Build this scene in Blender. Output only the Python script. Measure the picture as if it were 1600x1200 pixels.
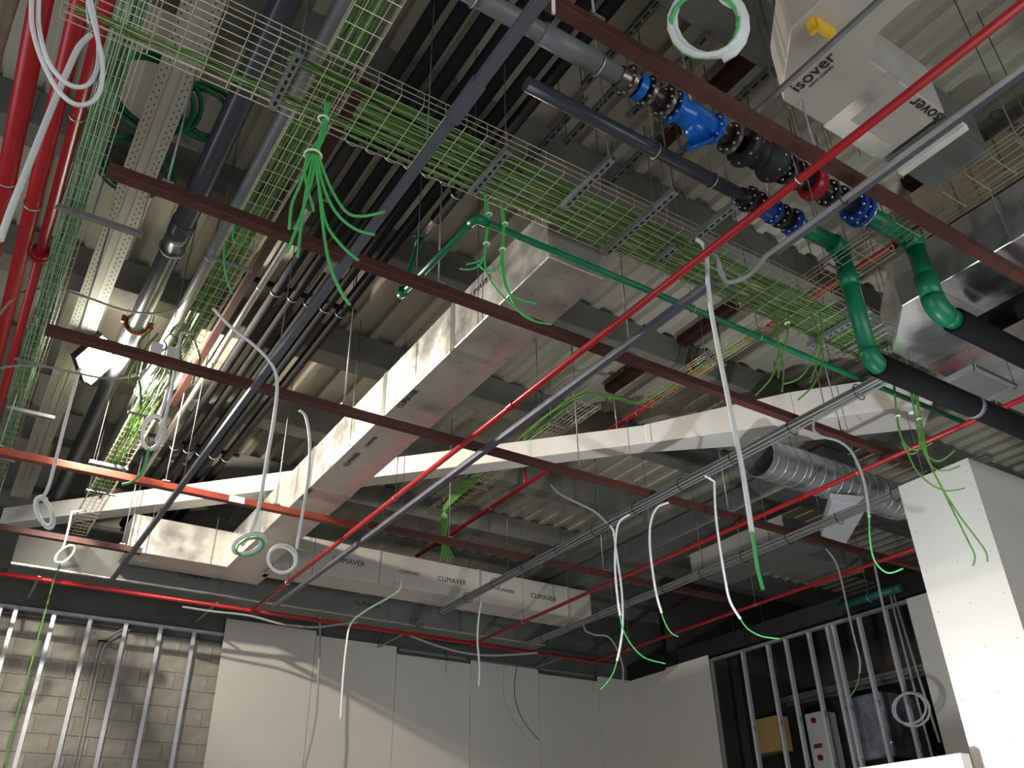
import bpy, math, random
from mathutils import Vector, Matrix

random.seed(7)
for o in list(bpy.data.objects):
    bpy.data.objects.remove(o)
scene = bpy.context.scene
COL = scene.collection

# ------------------------------------------------------------------ camera
CAM = Vector((0.0, 0.0, 1.6))
FPX = 1339.4                                  # focal length in pixels of a 1600 px wide frame
RR = Vector((0.84130311, -0.54033667, -0.01566408))   # camera right in the room
RD = Vector((0.26911472, 0.44379034, -0.85476746))    # camera down
RF = Vector((0.46881377, 0.71490308, 0.51877474))     # camera forward
cam_data = bpy.data.cameras.new('camera')
cam_data.sensor_width = 36.0
cam_data.lens = FPX / 1600 * 36.0
cam_data.clip_end = 200
cam = bpy.data.objects.new('camera', cam_data)
COL.objects.link(cam)
cam.matrix_world = Matrix(((RR.x, -RD.x, -RF.x, CAM.x), (RR.y, -RD.y, -RF.y, CAM.y), (RR.z, -RD.z, -RF.z, CAM.z), (0, 0, 0, 1)))
scene.camera = cam

# ------------------------------------------------------------------ world, daylight, exposure
world = bpy.data.worlds.new('World')
scene.world = world
world.use_nodes = True
bg = world.node_tree.nodes['Background']
bg.inputs[0].default_value = (0.80, 0.90, 1.0, 1)
bg.inputs[1].default_value = 0.5
vs = scene.view_settings
vs.view_transform = 'Standard'
vs.look = 'None'
vs.exposure = 0.4
vs.gamma = 1.0
vs.use_curve_mapping = False

def area_light(name, loc, direction, sx, sy, power, color):
    d = bpy.data.lights.new(name, 'AREA')
    d.shape = 'RECTANGLE'; d.size = sx; d.size_y = sy; d.energy = power; d.color = color
    o = bpy.data.objects.new(name, d); COL.objects.link(o)
    o.location = loc
    o.rotation_euler = Vector(direction).to_track_quat('-Z', 'Y').to_euler()
    return o
# daylight entering through the two shopfront openings behind and beside the viewer
area_light('daylight_front_window', (3.0, -4.9, 1.55), (0, 1, 0.0), 7.6, 2.8, 190, (0.93, 0.97, 1.0))
area_light('daylight_side_window', (-5.9, 3.5, 1.55), (1, 0, 0.0), 7.6, 2.8, 165, (0.90, 0.95, 1.0))

# ------------------------------------------------------------------ helpers
def ray(px, py):
    return RR * ((px - 800) / FPX) + RD * ((py - 600) / FPX) + RF
def Z(px, py, h):                 # the point seen at a pixel, at height h over the camera
    d = ray(px, py); return CAM + d * (h / d.z)
def XP(px, py, x):
    d = ray(px, py); return CAM + d * (x / d.x)
def YP(px, py, y):
    d = ray(px, py); return CAM + d * (y / d.y)
def PL(px, py, anchor, dd=0.0):   # point in the upright plane through an anchor that faces the viewer, dd metres beyond it
    a = anchor - CAM; n = Vector((a.x, a.y, 0)).normalized()
    d = ray(px, py); return CAM + d * ((a.dot(n) + dd) / d.dot(n))
def W(x, y, h):
    return Vector((x, y, h + 1.6))
V = Vector
DECK = 6.2

def spline(pts, k=6):
    P = [pts[0]] + list(pts) + [pts[-1]]; out = []
    for i in range(1, len(P) - 2):
        a, b, c, d = P[i - 1], P[i], P[i + 1], P[i + 2]
        for s in range(k):
            t = s / k
            out.append(0.5 * ((2 * b) + (c - a) * t + (2 * a - 5 * b + 4 * c - d) * t * t + (3 * b - a - 3 * c + d) * t ** 3))
    out.append(pts[-1].copy()); return out

class MB:
    def __init__(self):
        self.v = []; self.f = []; self.s = []
    def quad_box(self, c8, smooth=False):
        n = len(self.v); self.v += [V(p) for p in c8]
        for q in ((0, 3, 2, 1), (4, 5, 6, 7), (0, 1, 5, 4), (1, 2, 6, 5), (2, 3, 7, 6), (3, 0, 4, 7)):
            self.f.append([n + i for i in q]); self.s.append(smooth)
        return self
    def box(self, lo, hi):
        x0, y0, z0 = lo; x1, y1, z1 = hi
        return self.quad_box([(x0, y0, z0), (x1, y0, z0), (x1, y1, z0), (x0, y1, z0), (x0, y0, z1), (x1, y0, z1), (x1, y1, z1), (x0, y1, z1)])
    def frame(self, d):
        d = d.normalized()
        up = V((0, 0, 1)) if abs(d.z) < 0.95 else V((0, 1, 0))
        s = d.cross(up).normalized(); u = s.cross(d).normalized()
        return s, u
    def prof(self, p0, p1, prof, smooth=False, cap=True):
        p0 = V(p0); p1 = V(p1); s, u = self.frame(p1 - p0); n = len(self.v); k = len(prof)
        for p in (p0, p1):
            for a, b in prof: self.v.append(p + s * a + u * b)
        for i in range(k):
            j = (i + 1) % k
            self.f.append([n + i, n + k + i, n + k + j, n + j]); self.s.append(smooth)
        if cap:
            self.f.append([n + i for i in range(k)]); self.s.append(False)
            self.f.append([n + k + i for i in reversed(range(k))]); self.s.append(False)
        return self
    def bar(self, p0, p1, w, h):
        return self.prof(p0, p1, [(-w / 2, -h / 2), (w / 2, -h / 2), (w / 2, h / 2), (-w / 2, h / 2)])
    def channel(self, p0, p1, w, h, t=0.004):     # U section open on top
        return self.prof(p0, p1, [(-w/2, -h/2), (w/2, -h/2), (w/2, h/2), (w/2 - t, h/2), (w/2 - t, -h/2 + t), (-w/2 + t, -h/2 + t), (-w/2 + t, h/2), (-w/2, h/2)])
    def tube(self, pts, r, n=8, cap=True):
        pts = [V(p) for p in pts]; rs = r if isinstance(r, (list, tuple)) else [r] * len(pts)
        b = len(self.v); m = len(pts); s = None
        for i, p in enumerate(pts):
            d = (pts[min(i + 1, m - 1)] - pts[max(i - 1, 0)]).normalized()
            if s is None: s, u = self.frame(d)
            else:
                s = s - d * s.dot(d)
                s = s.normalized() if s.length > 1e-6 else self.frame(d)[0]
                u = s.cross(d)
            for k in range(n):
                a = 2 * math.pi * k / n
                self.v.append(p + (s * math.cos(a) + u * math.sin(a)) * rs[i])
        for i in range(m - 1):
            for k in range(n):
                j = (k + 1) % n
                self.f.append([b + i * n + k, b + (i + 1) * n + k, b + (i + 1) * n + j, b + i * n + j]); self.s.append(n > 4)
        if cap:
            self.f.append([b + k for k in range(n)]); self.s.append(False)
            self.f.append([b + (m - 1) * n + k for k in reversed(range(n))]); self.s.append(False)
        return self
    def lathe(self, p0, axis, prof, n=20):        # prof: (distance along the axis, radius); hard steps kept by doubled rings
        axis = V(axis).normalized()
        for (a, r0), (c, r1) in zip(prof[:-1], prof[1:]):
            self.tube([V(p0) + axis * a, V(p0) + axis * (c + (1e-5 if abs(c - a) < 1e-6 else 0))], [r0, r1], n, cap=False)
        return self
    def hollow(self, p0, p1, r, t, n=28):
        p0 = V(p0); p1 = V(p1); d = (p1 - p0); L = d.length
        return self.lathe(p0, d, [(0, r - t), (0, r), (L, r), (L, r - t), (0, r - t)], n)
    def ring(self, c, axis, R, r, n=20, m=6, a0=0.0, a1=2 * math.pi):
        s, u = self.frame(V(axis)); c = V(c)
        pts = [c + (s * math.cos(a0 + (a1 - a0) * i / n) + u * math.sin(a0 + (a1 - a0) * i / n)) * R for i in range(n + 1)]
        return self.tube(pts, r, m, cap=(a1 - a0) < 6.28)
    def poly(self, pts, dz):                      # flat outline given a thickness upwards
        n = len(self.v); k = len(pts)
        a = sum(pts[i][0] * pts[(i + 1) % k][1] - pts[(i + 1) % k][0] * pts[i][1] for i in range(k))
        if a < 0: pts = list(reversed(pts))
        self.v += [V(p) for p in pts] + [V(p) + V((0, 0, dz)) for p in pts]
        self.f.append([n + i for i in reversed(range(k))]); self.s.append(False)
        self.f.append([n + k + i for i in range(k)]); self.s.append(False)
        for i in range(k):
            j = (i + 1) % k; self.f.append([n + i, n + j, n + k + j, n + k + i]); self.s.append(False)
        return self
    def mesh(self, name):
        lo = V([min(p[i] for p in self.v) for i in range(3)]); hi = V([max(p[i] for p in self.v) for i in range(3)])
        c = (lo + hi) / 2
        me = bpy.data.meshes.new(name)
        me.from_pydata([tuple(p - c) for p in self.v], [], self.f)
        me.polygons.foreach_set('use_smooth', self.s)
        me.update()
        return me, c, lo, hi

def make(name, mb, mat, bevel=0):
    me, c, lo, hi = mb.mesh(name)
    me.materials.append(M[mat])
    o = bpy.data.objects.new(name, me); COL.objects.link(o); o.location = c
    o['_c'] = 0; del o['_c']
    if bevel:
        b = o.modifiers.new('bevel', 'BEVEL'); b.width = bevel; b.segments = 2; b.limit_method = 'ANGLE'
    return o
def tag(o, label, cat, group=None, kind=None):
    o['label'] = label
    if cat: o['category'] = cat
    if group: o['group'] = group
    if kind: o['kind'] = kind
    return o
def single(name, label, cat, mb, mat, group=None, kind=None, bevel=0):
    return tag(make(name, mb, mat, bevel), label, cat, group, kind)
def struct(name, mb, mat, label=None, bevel=0):
    o = make(name, mb, mat, bevel); o['kind'] = 'structure'
    if label: o['label'] = label
    return o
def child(o, parent):
    w = parent.location.copy(); q = parent.parent
    while q: w += q.location; q = q.parent
    o.parent = parent; o.location = o.location - w
class Thing:
    def __init__(self, name, label, cat, group=None, kind=None):
        self.a = (name, label, cat, group, kind); self.parts = []
    def part(self, name, mb, mat, label=None, bevel=0, sub=None, kind=None):
        o = make(name, mb, mat, bevel)
        if label: o['label'] = label
        if kind: o['kind'] = kind
        if sub: child(o, sub)
        else: self.parts.append(o)
        return o
    def done(self):
        los = []
        for o in self.parts:
            for v in o.data.vertices[:]:
                los.append(o.location + v.co)
        x = sum(p.x for p in los) / len(los); y = sum(p.y for p in los) / len(los); z = min(p.z for p in los)
        e = bpy.data.objects.new(self.a[0], None); COL.objects.link(e); e.location = (x, y, z); e.empty_display_size = 0.1
        tag(e, *self.a[1:])
        for o in self.parts:
            o.parent = e; o.location = o.location - e.location
        return e

# ------------------------------------------------------------------ materials
M = {}
def srgb(r, g, b):
    f = lambda c: (c / 255 / 12.92) if c / 255 <= 0.04045 else ((c / 255 + 0.055) / 1.055) ** 2.4
    return (f(r), f(g), f(b), 1)
def mat(name, rgb, rough=0.6, metal=0.0, var=0.12, scale=6.0, bump=0.0, bscale=40.0, rvar=0.0, stretch=None, spec=0.5, rgb2=None):
    m = bpy.data.materials.new(name); m.use_nodes = True; nt = m.node_tree; N = nt.nodes; L = nt.links
    b = N['Principled BSDF']; b.inputs['Roughness'].default_value = rough; b.inputs['Metallic'].default_value = metal
    b.inputs['Specular IOR Level'].default_value = spec
    c = srgb(*rgb)
    tc = N.new('ShaderNodeTexCoord'); src = tc.outputs['Object']
    if stretch:
        mp = N.new('ShaderNodeMapping'); mp.inputs['Scale'].default_value = stretch; L.new(src, mp.inputs[0]); src = mp.outputs[0]
    n = N.new('ShaderNodeTexNoise'); n.inputs['Scale'].default_value = scale; n.inputs['Detail'].default_value = 5; n.inputs['Roughness'].default_value = 0.62
    L.new(src, n.inputs['Vector'])
    r = N.new('ShaderNodeValToRGB'); L.new(n.outputs['Fac'], r.inputs['Fac'])
    r.color_ramp.elements[0].position = 0.3; r.color_ramp.elements[1].position = 0.7
    if rgb2:
        r.color_ramp.elements[0].color = srgb(*rgb2); r.color_ramp.elements[1].color = c
    else:
        r.color_ramp.elements[0].color = tuple(x * (1 - var) for x in c[:3]) + (1,)
        r.color_ramp.elements[1].color = tuple(min(1, x * (1 + var)) for x in c[:3]) + (1,)
    L.new(r.outputs[0], b.inputs['Base Color'])
    if rvar:
        mr = N.new('ShaderNodeMapRange'); L.new(n.outputs['Fac'], mr.inputs[0])
        mr.inputs[1].default_value = 0.3; mr.inputs[2].default_value = 0.7
        mr.inputs[3].default_value = max(0.03, rough - rvar); mr.inputs[4].default_value = min(1, rough + rvar); L.new(mr.outputs[0], b.inputs['Roughness'])
    if bump:
        n2 = N.new('ShaderNodeTexNoise'); n2.inputs['Scale'].default_value = bscale; n2.inputs['Detail'].default_value = 4; L.new(src, n2.inputs['Vector'])
        bp = N.new('ShaderNodeBump'); bp.inputs['Strength'].default_value = bump; bp.inputs['Distance'].default_value = 0.02
        L.new(n2.outputs['Fac'], bp.inputs['Height']); L.new(bp.outputs[0], b.inputs['Normal'])
    M[name] = m; return m
def emit(name, color, strength):
    m = bpy.data.materials.new(name); m.use_nodes = True; b = m.node_tree.nodes['Principled BSDF']
    b.inputs['Base Color'].default_value = (1, 1, 1, 1); b.inputs['Emission Color'].default_value = color + (1,); b.inputs['Emission Strength'].default_value = strength
    M[name] = m
mat('deck', (182, 177, 160), 0.55, 0.1, 0.06, 1.5, 0.05, 30)
mat('concrete', (112, 111, 104), 0.85, 0, 0.18, 3, 0.25, 25)
mat('concrete_dark', (88, 88, 84), 0.9, 0, 0.22, 2.5, 0.3, 20)
mat('floor', (150, 146, 138), 0.8, 0, 0.15, 1.2, 0.1, 15)
mat('block', (158, 153, 142), 0.9, 0, 0.16, 9, 0.5, 60)
mat('mortar', (146, 141, 131), 0.95, 0, 0.2, 8, 0.4, 60)
mat('drywall', (200, 194, 184), 0.75, 0, 0.035, 1.2)
mat('drywall_core', (150, 146, 138), 0.9, 0, 0.1, 20)
mat('white_paint', (236, 230, 222), 0.5, 0, 0.04, 3)
mat('galv', (196, 198, 200), 0.38, 0.85, 0.12, 14, 0, 0, 0.12)
mat('galv_dull', (150, 152, 152), 0.5, 0.6, 0.15, 10)
mat('zinc_wire', (196, 190, 160), 0.4, 0.55, 0.12, 20)
mat('foil', (206, 203, 196), 0.38, 0.66, 0.14, 3.5, 0.12, 5, 0.2)
mat('foil_paper', (206, 200, 192), 0.55, 0.35, 0.06, 2.5, 0.06, 10, 0.1)
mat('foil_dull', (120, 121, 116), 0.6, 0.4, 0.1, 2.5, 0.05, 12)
mat('foil_bright', (225, 226, 228), 0.22, 0.92, 0.10, 3.0, 0.22, 5, 0.12)
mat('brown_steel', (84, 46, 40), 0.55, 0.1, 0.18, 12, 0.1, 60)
mat('orange_lit_and_sticker', (140, 60, 42), 0.5, 0.1, 0.15, 12)  # brown beam steel with lamplight put into its colour; also the cabinet sticker
mat('red_paint', (170, 30, 38), 0.36, 0.0, 0.1, 8)
mat('red_cast', (150, 24, 36), 0.35, 0.1, 0.15, 20)
mat('strut_paint', (100, 102, 114), 0.5, 0.3, 0.1, 12)
mat('black_foam', (15, 15, 17), 0.8, 0, 0.2, 18, 0.15, 70, spec=0.2)
mat('pvc_dark', (66, 70, 78), 0.25, 0.0, 0.1, 5)
mat('pvc_grey', (112, 113, 114), 0.45, 0.0, 0.1, 6)
mat('silver_pipe', (190, 182, 172), 0.35, 0.6, 0.12, 10)
mat('green_pipe', (6, 112, 74), 0.4, 0, 0.12, 7)
mat('green_cable', (92, 138, 62), 0.5, 0, 0.22, 9)
mat('green_pale', (128, 178, 138), 0.55, 0, 0.2, 9)
mat('green_cable_bright', (82, 186, 102), 0.45, 0, 0.12, 9)
mat('white_conduit', (228, 230, 228), 0.5, 0, 0.05, 10)
mat('grey_conduit', (150, 150, 146), 0.55, 0, 0.08, 10)
mat('cable_tie', (236, 236, 220), 0.5)
mat('cast_iron', (52, 50, 48), 0.32, 0.55, 0.25, 25, 0.12, 80)
mat('flange_steel', (120, 112, 104), 0.28, 0.8, 0.25, 25, 0.1, 60)
mat('bolt', (205, 205, 205), 0.25, 0.95, 0.08, 30)
mat('rubber', (30, 30, 32), 0.6, 0, 0.15, 20)
mat('blue_cast', (10, 96, 190), 0.25, 0.0, 0.12, 12)
mat('blue_dark', (18, 60, 140), 0.3, 0.0, 0.15, 12)
mat('foil_brown_reflect', (128, 120, 104), 0.5, 0.45, 0.2, 2.5, 0.06, 10, 0.1)  # silver foil with its brown reflection put into the base colour
mat('teal_pipe', (16, 84, 70), 0.5)
mat('rod_steel', (112, 112, 110), 0.5, 0.5, 0.1, 10)
mat('brown_dark', (58, 34, 28), 0.7, 0.0, 0.2, 10, spec=0.2)
mat('tray_zinc', (202, 202, 194), 0.5, 0.25, 0.06, 5)
mat('rack_grey', (128, 128, 124), 0.6, 0.1, 0.1, 8)
mat('stud_zinc', (202, 204, 206), 0.42, 0.45, 0.08, 12)
mat('foil_white', (234, 234, 236), 0.35, 0.25, 0.06, 4, 0.1, 8)
mat('ink', (34, 32, 30), 0.8, 0, 0.1, 40)
mat('slot_dark', (26, 26, 26), 0.9)
mat('brown_clamp', (150, 84, 52), 0.4, 0.3, 0.2, 20)
mat('yellow_plastic', (240, 190, 40), 0.45, 0, 0.05, 8)
mat('tape', (206, 204, 200), 0.25, 0.8, 0.1, 8)
mat('timber', (216, 176, 110), 0.6, 0, 0.12, 5, stretch=(1, 8, 1))
mat('cabinet', (214, 212, 204), 0.5, 0, 0.04, 5)
mat('plastic_film', (190, 196, 205), 0.15, 0.3, 0.35, 4, 0.6, 6, rgb2=(110, 114, 122))
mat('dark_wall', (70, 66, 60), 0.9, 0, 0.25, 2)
mat('paper_wrap', (150, 138, 120), 0.85, 0, 0.2, 6, 0.5, 12)
mat('black_metal', (38, 38, 40), 0.45, 0.3)
emit('lamp_glass', (1.0, 0.93, 0.80), 60)
emit('lamp_glass_cool', (0.86, 0.93, 1.0), 20)

# ------------------------------------------------------------------ structure
struct('floor', MB().box((-6.2, -5.2, -0.15), (13.2, 11.7, 0)), 'floor')
b = MB()
PITCH = 0.25; x = -6.2; prof = []
while x < 13.2:
    prof += [(x, 0), (x + 0.07, 0), (x + 0.08, 0.06), (x + 0.24, 0.06)]; x += PITCH
prof.append((x, 0)); n = len(prof)
for y in (-5.2, 11.7):
    for a, c in prof: b.v.append(V((a, y, DECK + c)))
for i in range(n - 1):
    b.f.append([i, n + i, n + i + 1, i + 1]); b.s.append(False)
deck = struct('ceiling', b, 'deck', 'ribbed steel roof deck')
sm = deck.modifiers.new('thick', 'SOLIDIFY'); sm.thickness = 0.004; sm.offset = 1
for k in range(8):
    y0 = 0.32 + 1.5 * k
    struct('roof_beam', MB().box((-6.1, y0, DECK - 0.30), (13.1, y0 + 0.23, DECK - 0.002)), 'concrete', 'grey concrete roof beam across the deck', 0.01)
struct('roof_girder', MB().box((7.0, -5.0, DECK - 0.56), (7.4, 11.4, DECK - 0.31)), 'concrete', 'grey concrete girder under the roof beams', 0.012)

# back wall: concrete frame, block infill, plasterboard
YB = 11.32
wall = struct('wall_back', MB().box((-6.2, YB + 0.03, 0), (13.2, YB + 0.3, DECK)), 'mortar', 'masonry end wall of the hall')
struct('trim_1', MB().box((-6.2, YB - 0.06, 4.52), (13.2, YB + 0.04, 5.75)), 'concrete_dark', 'dark concrete ring beam above the block wall')
bw, bh = 0.396, 0.194
shared = None
for r_ in range(12):
    z0 = 2.1 + r_ * 0.2
    for c_ in range(13):
        x0 = -1.4 + c_ * 0.402 + (0.2 if r_ % 2 else 0)
        if x0 > 3.4: continue
        if shared is None:
            shared = make('block', MB().box((0, 0, 0), (bw, 0.06, bh)), 'block', 0.006); o = shared
        else:
            o = shared.copy(); COL.objects.link(o)
        o.location = (x0 + bw / 2, YB + random.uniform(-0.003, 0.004) + 0.048, z0 + bh / 2)
        o.rotation_euler = (0, random.uniform(-0.004, 0.004), random.uniform(-0.004, 0.004))
        child(o, wall)
YD = 11.17
tops = [3.19, 3.13, 3.03, 3.08, 3.02, 3.10]
x0 = 2.88
xs = [2.88, 4.10, 5.30, 6.50, 7.70, 8.85, 9.56]
for i in range(6):
    o = make('plasterboard', MB().box((xs[i] + 0.003, YD - 0.0125, 0.02), (xs[i + 1] - 0.003, YD, 1.6 + tops[i])), 'drywall', 0.002)
    child(o, wall)
for i in range(6):   # track stubs behind the low boards
    o = make('stud_track', MB().channel((xs[i] + 0.05, YD + 0.05, 1.6 + 3.10), (xs[i + 1] - 0.05, YD + 0.05, 1.6 + 3.10), 0.05, 0.04), 'galv_dull'); child(o, wall)

# stud frame before the block wall
fr = Thing('stud_frame', 'galvanised stud frame standing before the grey block wall', 'stud frame')
YS = 11.20
def ystud(px, py): return YP(px, py, YS).x
sx = [-0.42, -0.02, 0.36, ystud(26, 949), ystud(85, 959), ystud(142, 965), ystud(198, 971), ystud(252, 977), ystud(304, 984)]
sx = sorted(set(round(v, 3) for v in sx[2:])); sx = [sx[0] - 0.8, sx[0] - 0.4] + sx
ztop = 4.60
def cstud(x, y, z0, z1, alongx=True, w=0.048, d=0.045):
    b = MB(); t = 0.004
    if alongx:
        b.box((x - d / 2, y - w / 2, z0), (x + d / 2, y - w / 2 + t, z1)); b.box((x - d / 2, y - w / 2 + t, z0), (x - d / 2 + t, y + w / 2 - t, z1)); b.box((x - d / 2, y + w / 2 - t, z0), (x + d / 2, y + w / 2, z1))
    else:
        b.box((x - w / 2, y - d / 2, z0), (x - w / 2 + t, y + d / 2, z1)); b.box((x - w / 2 + t, y + d / 2 - t, z0), (x + w / 2 - t, y + d / 2, z1)); b.box((x + w / 2 - t, y - d / 2, z0), (x + w / 2, y + d / 2, z1))
    return b
for x in sx:
    fr.part('stud', cstud(x, YS, 0.02, ztop - 0.005), 'stud_zinc')
fr.part('top_track', MB().prof((sx[0] - 0.2, YS, ztop), (2.88, YS, ztop), [(-0.025, -0.03), (-0.029, -0.03), (-0.029, 0.004), (0.029, 0.004), (0.029, -0.03), (0.025, -0.03), (0.025, 0), (-0.025, 0)]), 'galv')
fr.part('bottom_track', MB().channel((sx[0] - 0.2, YS, 0.02), (2.88, YS, 0.02), 0.058, 0.035), 'galv')
fr.done()

# right wall: board by the corner, open studs, board behind the column
XR = 9.5
wr = struct('wall_right', MB().box((XR + 0.05, 9.32, 0.0), (XR + 0.1, 11.25, 4.66)), 'drywall_core', 'plasterboard wall beside the corner')
ys = [9.32, 10.26, 11.16]
for i in range(2):
    o = make('plasterboard', MB().box((XR, ys[i] + 0.002, 0.02), (XR + 0.0125, ys[i + 1] - 0.002, 4.72 - 0.03 * i)), 'drywall', 0.002); child(o, wr)
wr2 = struct('wall_right_end', MB().box((XR + 0.05, -5.0, 0.0), (XR + 0.1, 5.93, 4.62)), 'drywall_core', 'plasterboard wall beyond the white column')
o = make('plasterboard', MB().box((XR, 4.72, 0.02), (XR + 0.0125, 5.95, 4.66)), 'drywall', 0.002); child(o, wr2)
o = make('plasterboard', MB().box((XR, 3.5, 0.02), (XR + 0.0125, 4.716, 4.66)), 'drywall', 0.002); child(o, wr2)
fs = Thing('stud_frame', 'row of open galvanised studs between the hall and the dark room', 'stud frame')
for px, py in [(1156, 1006), (1196, 1000), (1223, 988), (1259, 978), (1288, 968), (1297, 966), (1338, 960), (1382, 960)]:
    y = XP(px, py, XR).y
    st = fs.part('stud', cstud(XR + 0.03, y, 0.02, 4.64, False), 'stud_zinc')
    for zz in (2.3, 2.95, 3.55):
        fs.part('clip', MB().box((XR - 0.012, y - 0.045, zz), (XR + 0.008, y - 0.024, zz + 0.07)), 'galv', sub=st)
fs.part('top_track', MB().prof((XR + 0.03, 5.93, 4.65), (XR + 0.03, 9.32, 4.65), [(-0.025, -0.03), (-0.029, -0.03), (-0.029, 0.004), (0.029, 0.004), (0.029, -0.03), (0.025, -0.03), (0.025, 0), (-0.025, 0)]), 'galv_dull')
fs.part('bottom_track', MB().channel((XR + 0.03, 5.93, 0.02), (XR + 0.03, 9.32, 0.02), 0.058, 0.035), 'galv')
fs.done()
single('steel_post', 'dark square steel post next to the corner plasterboard', 'post', MB().box((XR + 0.12, XP(1135, 1020, XR).y - 0.07, 0), (XR + 0.26, XP(1135, 1020, XR).y + 0.07, 4.9)), 'black_metal', bevel=0.006)
single('steel_lintel', 'dark steel lintel above the open studs', 'beam', MB().box((XR + 0.02, 3.0, 4.70), (XR + 0.22, 11.2, 4.94)), 'black_metal', bevel=0.006)

# room beyond the studs
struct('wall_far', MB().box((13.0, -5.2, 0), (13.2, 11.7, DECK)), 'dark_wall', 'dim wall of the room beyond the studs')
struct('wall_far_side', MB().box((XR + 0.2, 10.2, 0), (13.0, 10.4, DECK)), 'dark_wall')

# front and side walls behind the viewer with the shopfront openings
def wall_with_opening(name, lo, hi, axis, a0, a1, z1, m):
    o = None
    parts = []
    if axis == 'x':
        parts = [((lo[0], lo[1], 0), (a0, hi[1], DECK)), ((a1, lo[1], 0), (hi[0], hi[1], DECK)), ((a0, lo[1], z1), (a1, hi[1], DECK))]
    else:
        parts = [((lo[0], lo[1], 0), (hi[0], a0, DECK)), ((lo[0], a1, 0), (hi[0], hi[1], DECK)), ((lo[0], a0, z1), (hi[0], a1, DECK))]
    b = MB()
    for l, h in parts: b.box(l, h)
    struct(name, b, m)
wall_with_opening('wall_front', (-6.2, -5.2), (13.2, -5.0), 'x', -1.0, 7.0, 3.1, 'concrete')
wall_with_opening('wall_left', (-6.2, -5.0), (-6.0, 11.4), 'y', -0.5, 7.5, 3.1, 'concrete')

# white boxed column
XC = 5.9
y1 = XP(1403, 760, XC); y0 = XP(1512, 715, XC)
col = Thing('boxed_column', 'bright white plasterboard column, its top ending below the red sprinkler pipe', 'column')
zt = (y1.z + y0.z) / 2
col.part('front_board', MB().box((XC, y0.y, 0), (XC + 0.0125, y1.y, zt)), 'drywall', bevel=0.002)
col.part('side_board', MB().box((XC + 0.013, y0.y, 0), (XC + 1.6, y0.y + 0.0125, zt)), 'drywall', bevel=0.002)
col.part('far_board', MB().box((XC + 0.013, y1.y - 0.0125, 0), (XC + 1.6, y1.y, zt - 0.02)), 'drywall')
b = MB()
for yy in (y0.y + 0.045, y1.y - 0.045):
    b.box((XC + 0.016, yy - 0.024, 0.01), (XC + 0.06, yy + 0.024, zt - 0.04))
col.part('inner_studs', b, 'galv_dull', kind='stuff')
b = MB()
for i in range(9):
    for yy in (y0.y + 0.045, (y0.y + y1.y) / 2, y1.y - 0.045):
        b.lathe((XC + 0.001, yy + random.uniform(-.01, .01), zt - 0.1 - i * 0.3), (-1, 0, 0), [(0, 0.006), (0.0022, 0.005), (0.0022, 0.0)], 8)
col.part('screw_heads', b, 'drywall_core', kind='stuff')
col.done()
# low partition before the column
p0 = XP(1500, 1176, 5.6); p1 = XP(1338, 1197, 5.6)
single('low_partition', 'low white plasterboard partition at the foot of the column', 'partition',
       MB().box((5.6, p0.y, 0), (5.7, p1.y + 0.05, p0.z)), 'drywall', bevel=0.004)

# ------------------------------------------------------------------ small builders
def add_rods(t, pts, top=None, r=0.0045):
    for p in pts:
        t.part('hanger_rod', MB().tube([V(p), V((p[0], p[1], top or DECK + 0.02))], r * 0.8, 6), 'rod_steel')
def clampring(t, c, axis, R, name='pipe_clamp', m='galv', rod=True, r=0.005, sub=None, top=None):
    o = t.part(name, MB().ring(c, axis, R + r, r, 18, 6), m, sub=sub)
    if rod: t.part('hanger_rod', MB().tube([V(c) + V((0, 0, R + r)), V((c[0], c[1], top or DECK + 0.02))], 0.0035, 6), 'rod_steel')
    return o

# ------------------------------------------------------------------ brown steel beams (run across the hall)
HB = 3.15
def brown_beam(label, px, py, x0, x1, h=HB, w=0.062, m='brown_steel', extra=()):
    y = Z(px, py, h).y
    t = Thing('steel_beam', label, 'beam', 'red oxide cross beams')
    t.part('bar', MB().bar(W(x0, y, h + 0.03), W(x1, y, h + 0.03), w, w), m, bevel=0.004)
    for x in extra:
        t.part('hanger_rod', MB().tube([W(x, y, h + 0.06), V((x, y, DECK + 0.02))], 0.006, 6), 'galv_dull')
        t.part('bracket', MB().box((x - 0.03, y - 0.036, h + 1.6 + 0.061), (x + 0.03, y + 0.036, h + 1.6 + 0.075)), 'galv_dull')
    t.done(); return y
brown_beam('brown steel cross beam nearest the viewer, under the flanged valves', 1200, 207, Z(848, 16, HB).x, 6.4, extra=(1.6, 3.0, 5.2))
brown_beam('long brown steel cross beam passing under the near end of the foil duct', 797, 500, Z(168, 265, HB).x, 6.45, extra=(0.3, 1.9, 3.4, 5.6))
brown_beam('brown steel cross beam beside the glaring work lamp', 400, 610, Z(70, 520, HB).x, 9.3, extra=(0.15, 2.0, 4.2, 6.0))
yb5 = brown_beam('orange lit steel cross beam below the white diagonal box beam', 397, 793, -0.5, 3.1, m='orange_lit_and_sticker', extra=(-0.1, 1.2, 2.2))
single('paper_sticker', 'white paper sticker on the orange cross beam', 'sticker', MB().box((1.76, yb5 - 0.033, 4.75), (1.9, yb5 - 0.0315, 4.81)), 'cable_tie')
brown_beam('dark brown steel cross beam continuing beyond the foil duct', 800, 871, 3.12, 7.9, extra=(4.0, 6.0))
brown_beam('farthest brown cross beam by the left end of the cross duct', 100, 846, -0.6, 1.4, extra=(0.0, 1.2))
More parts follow.
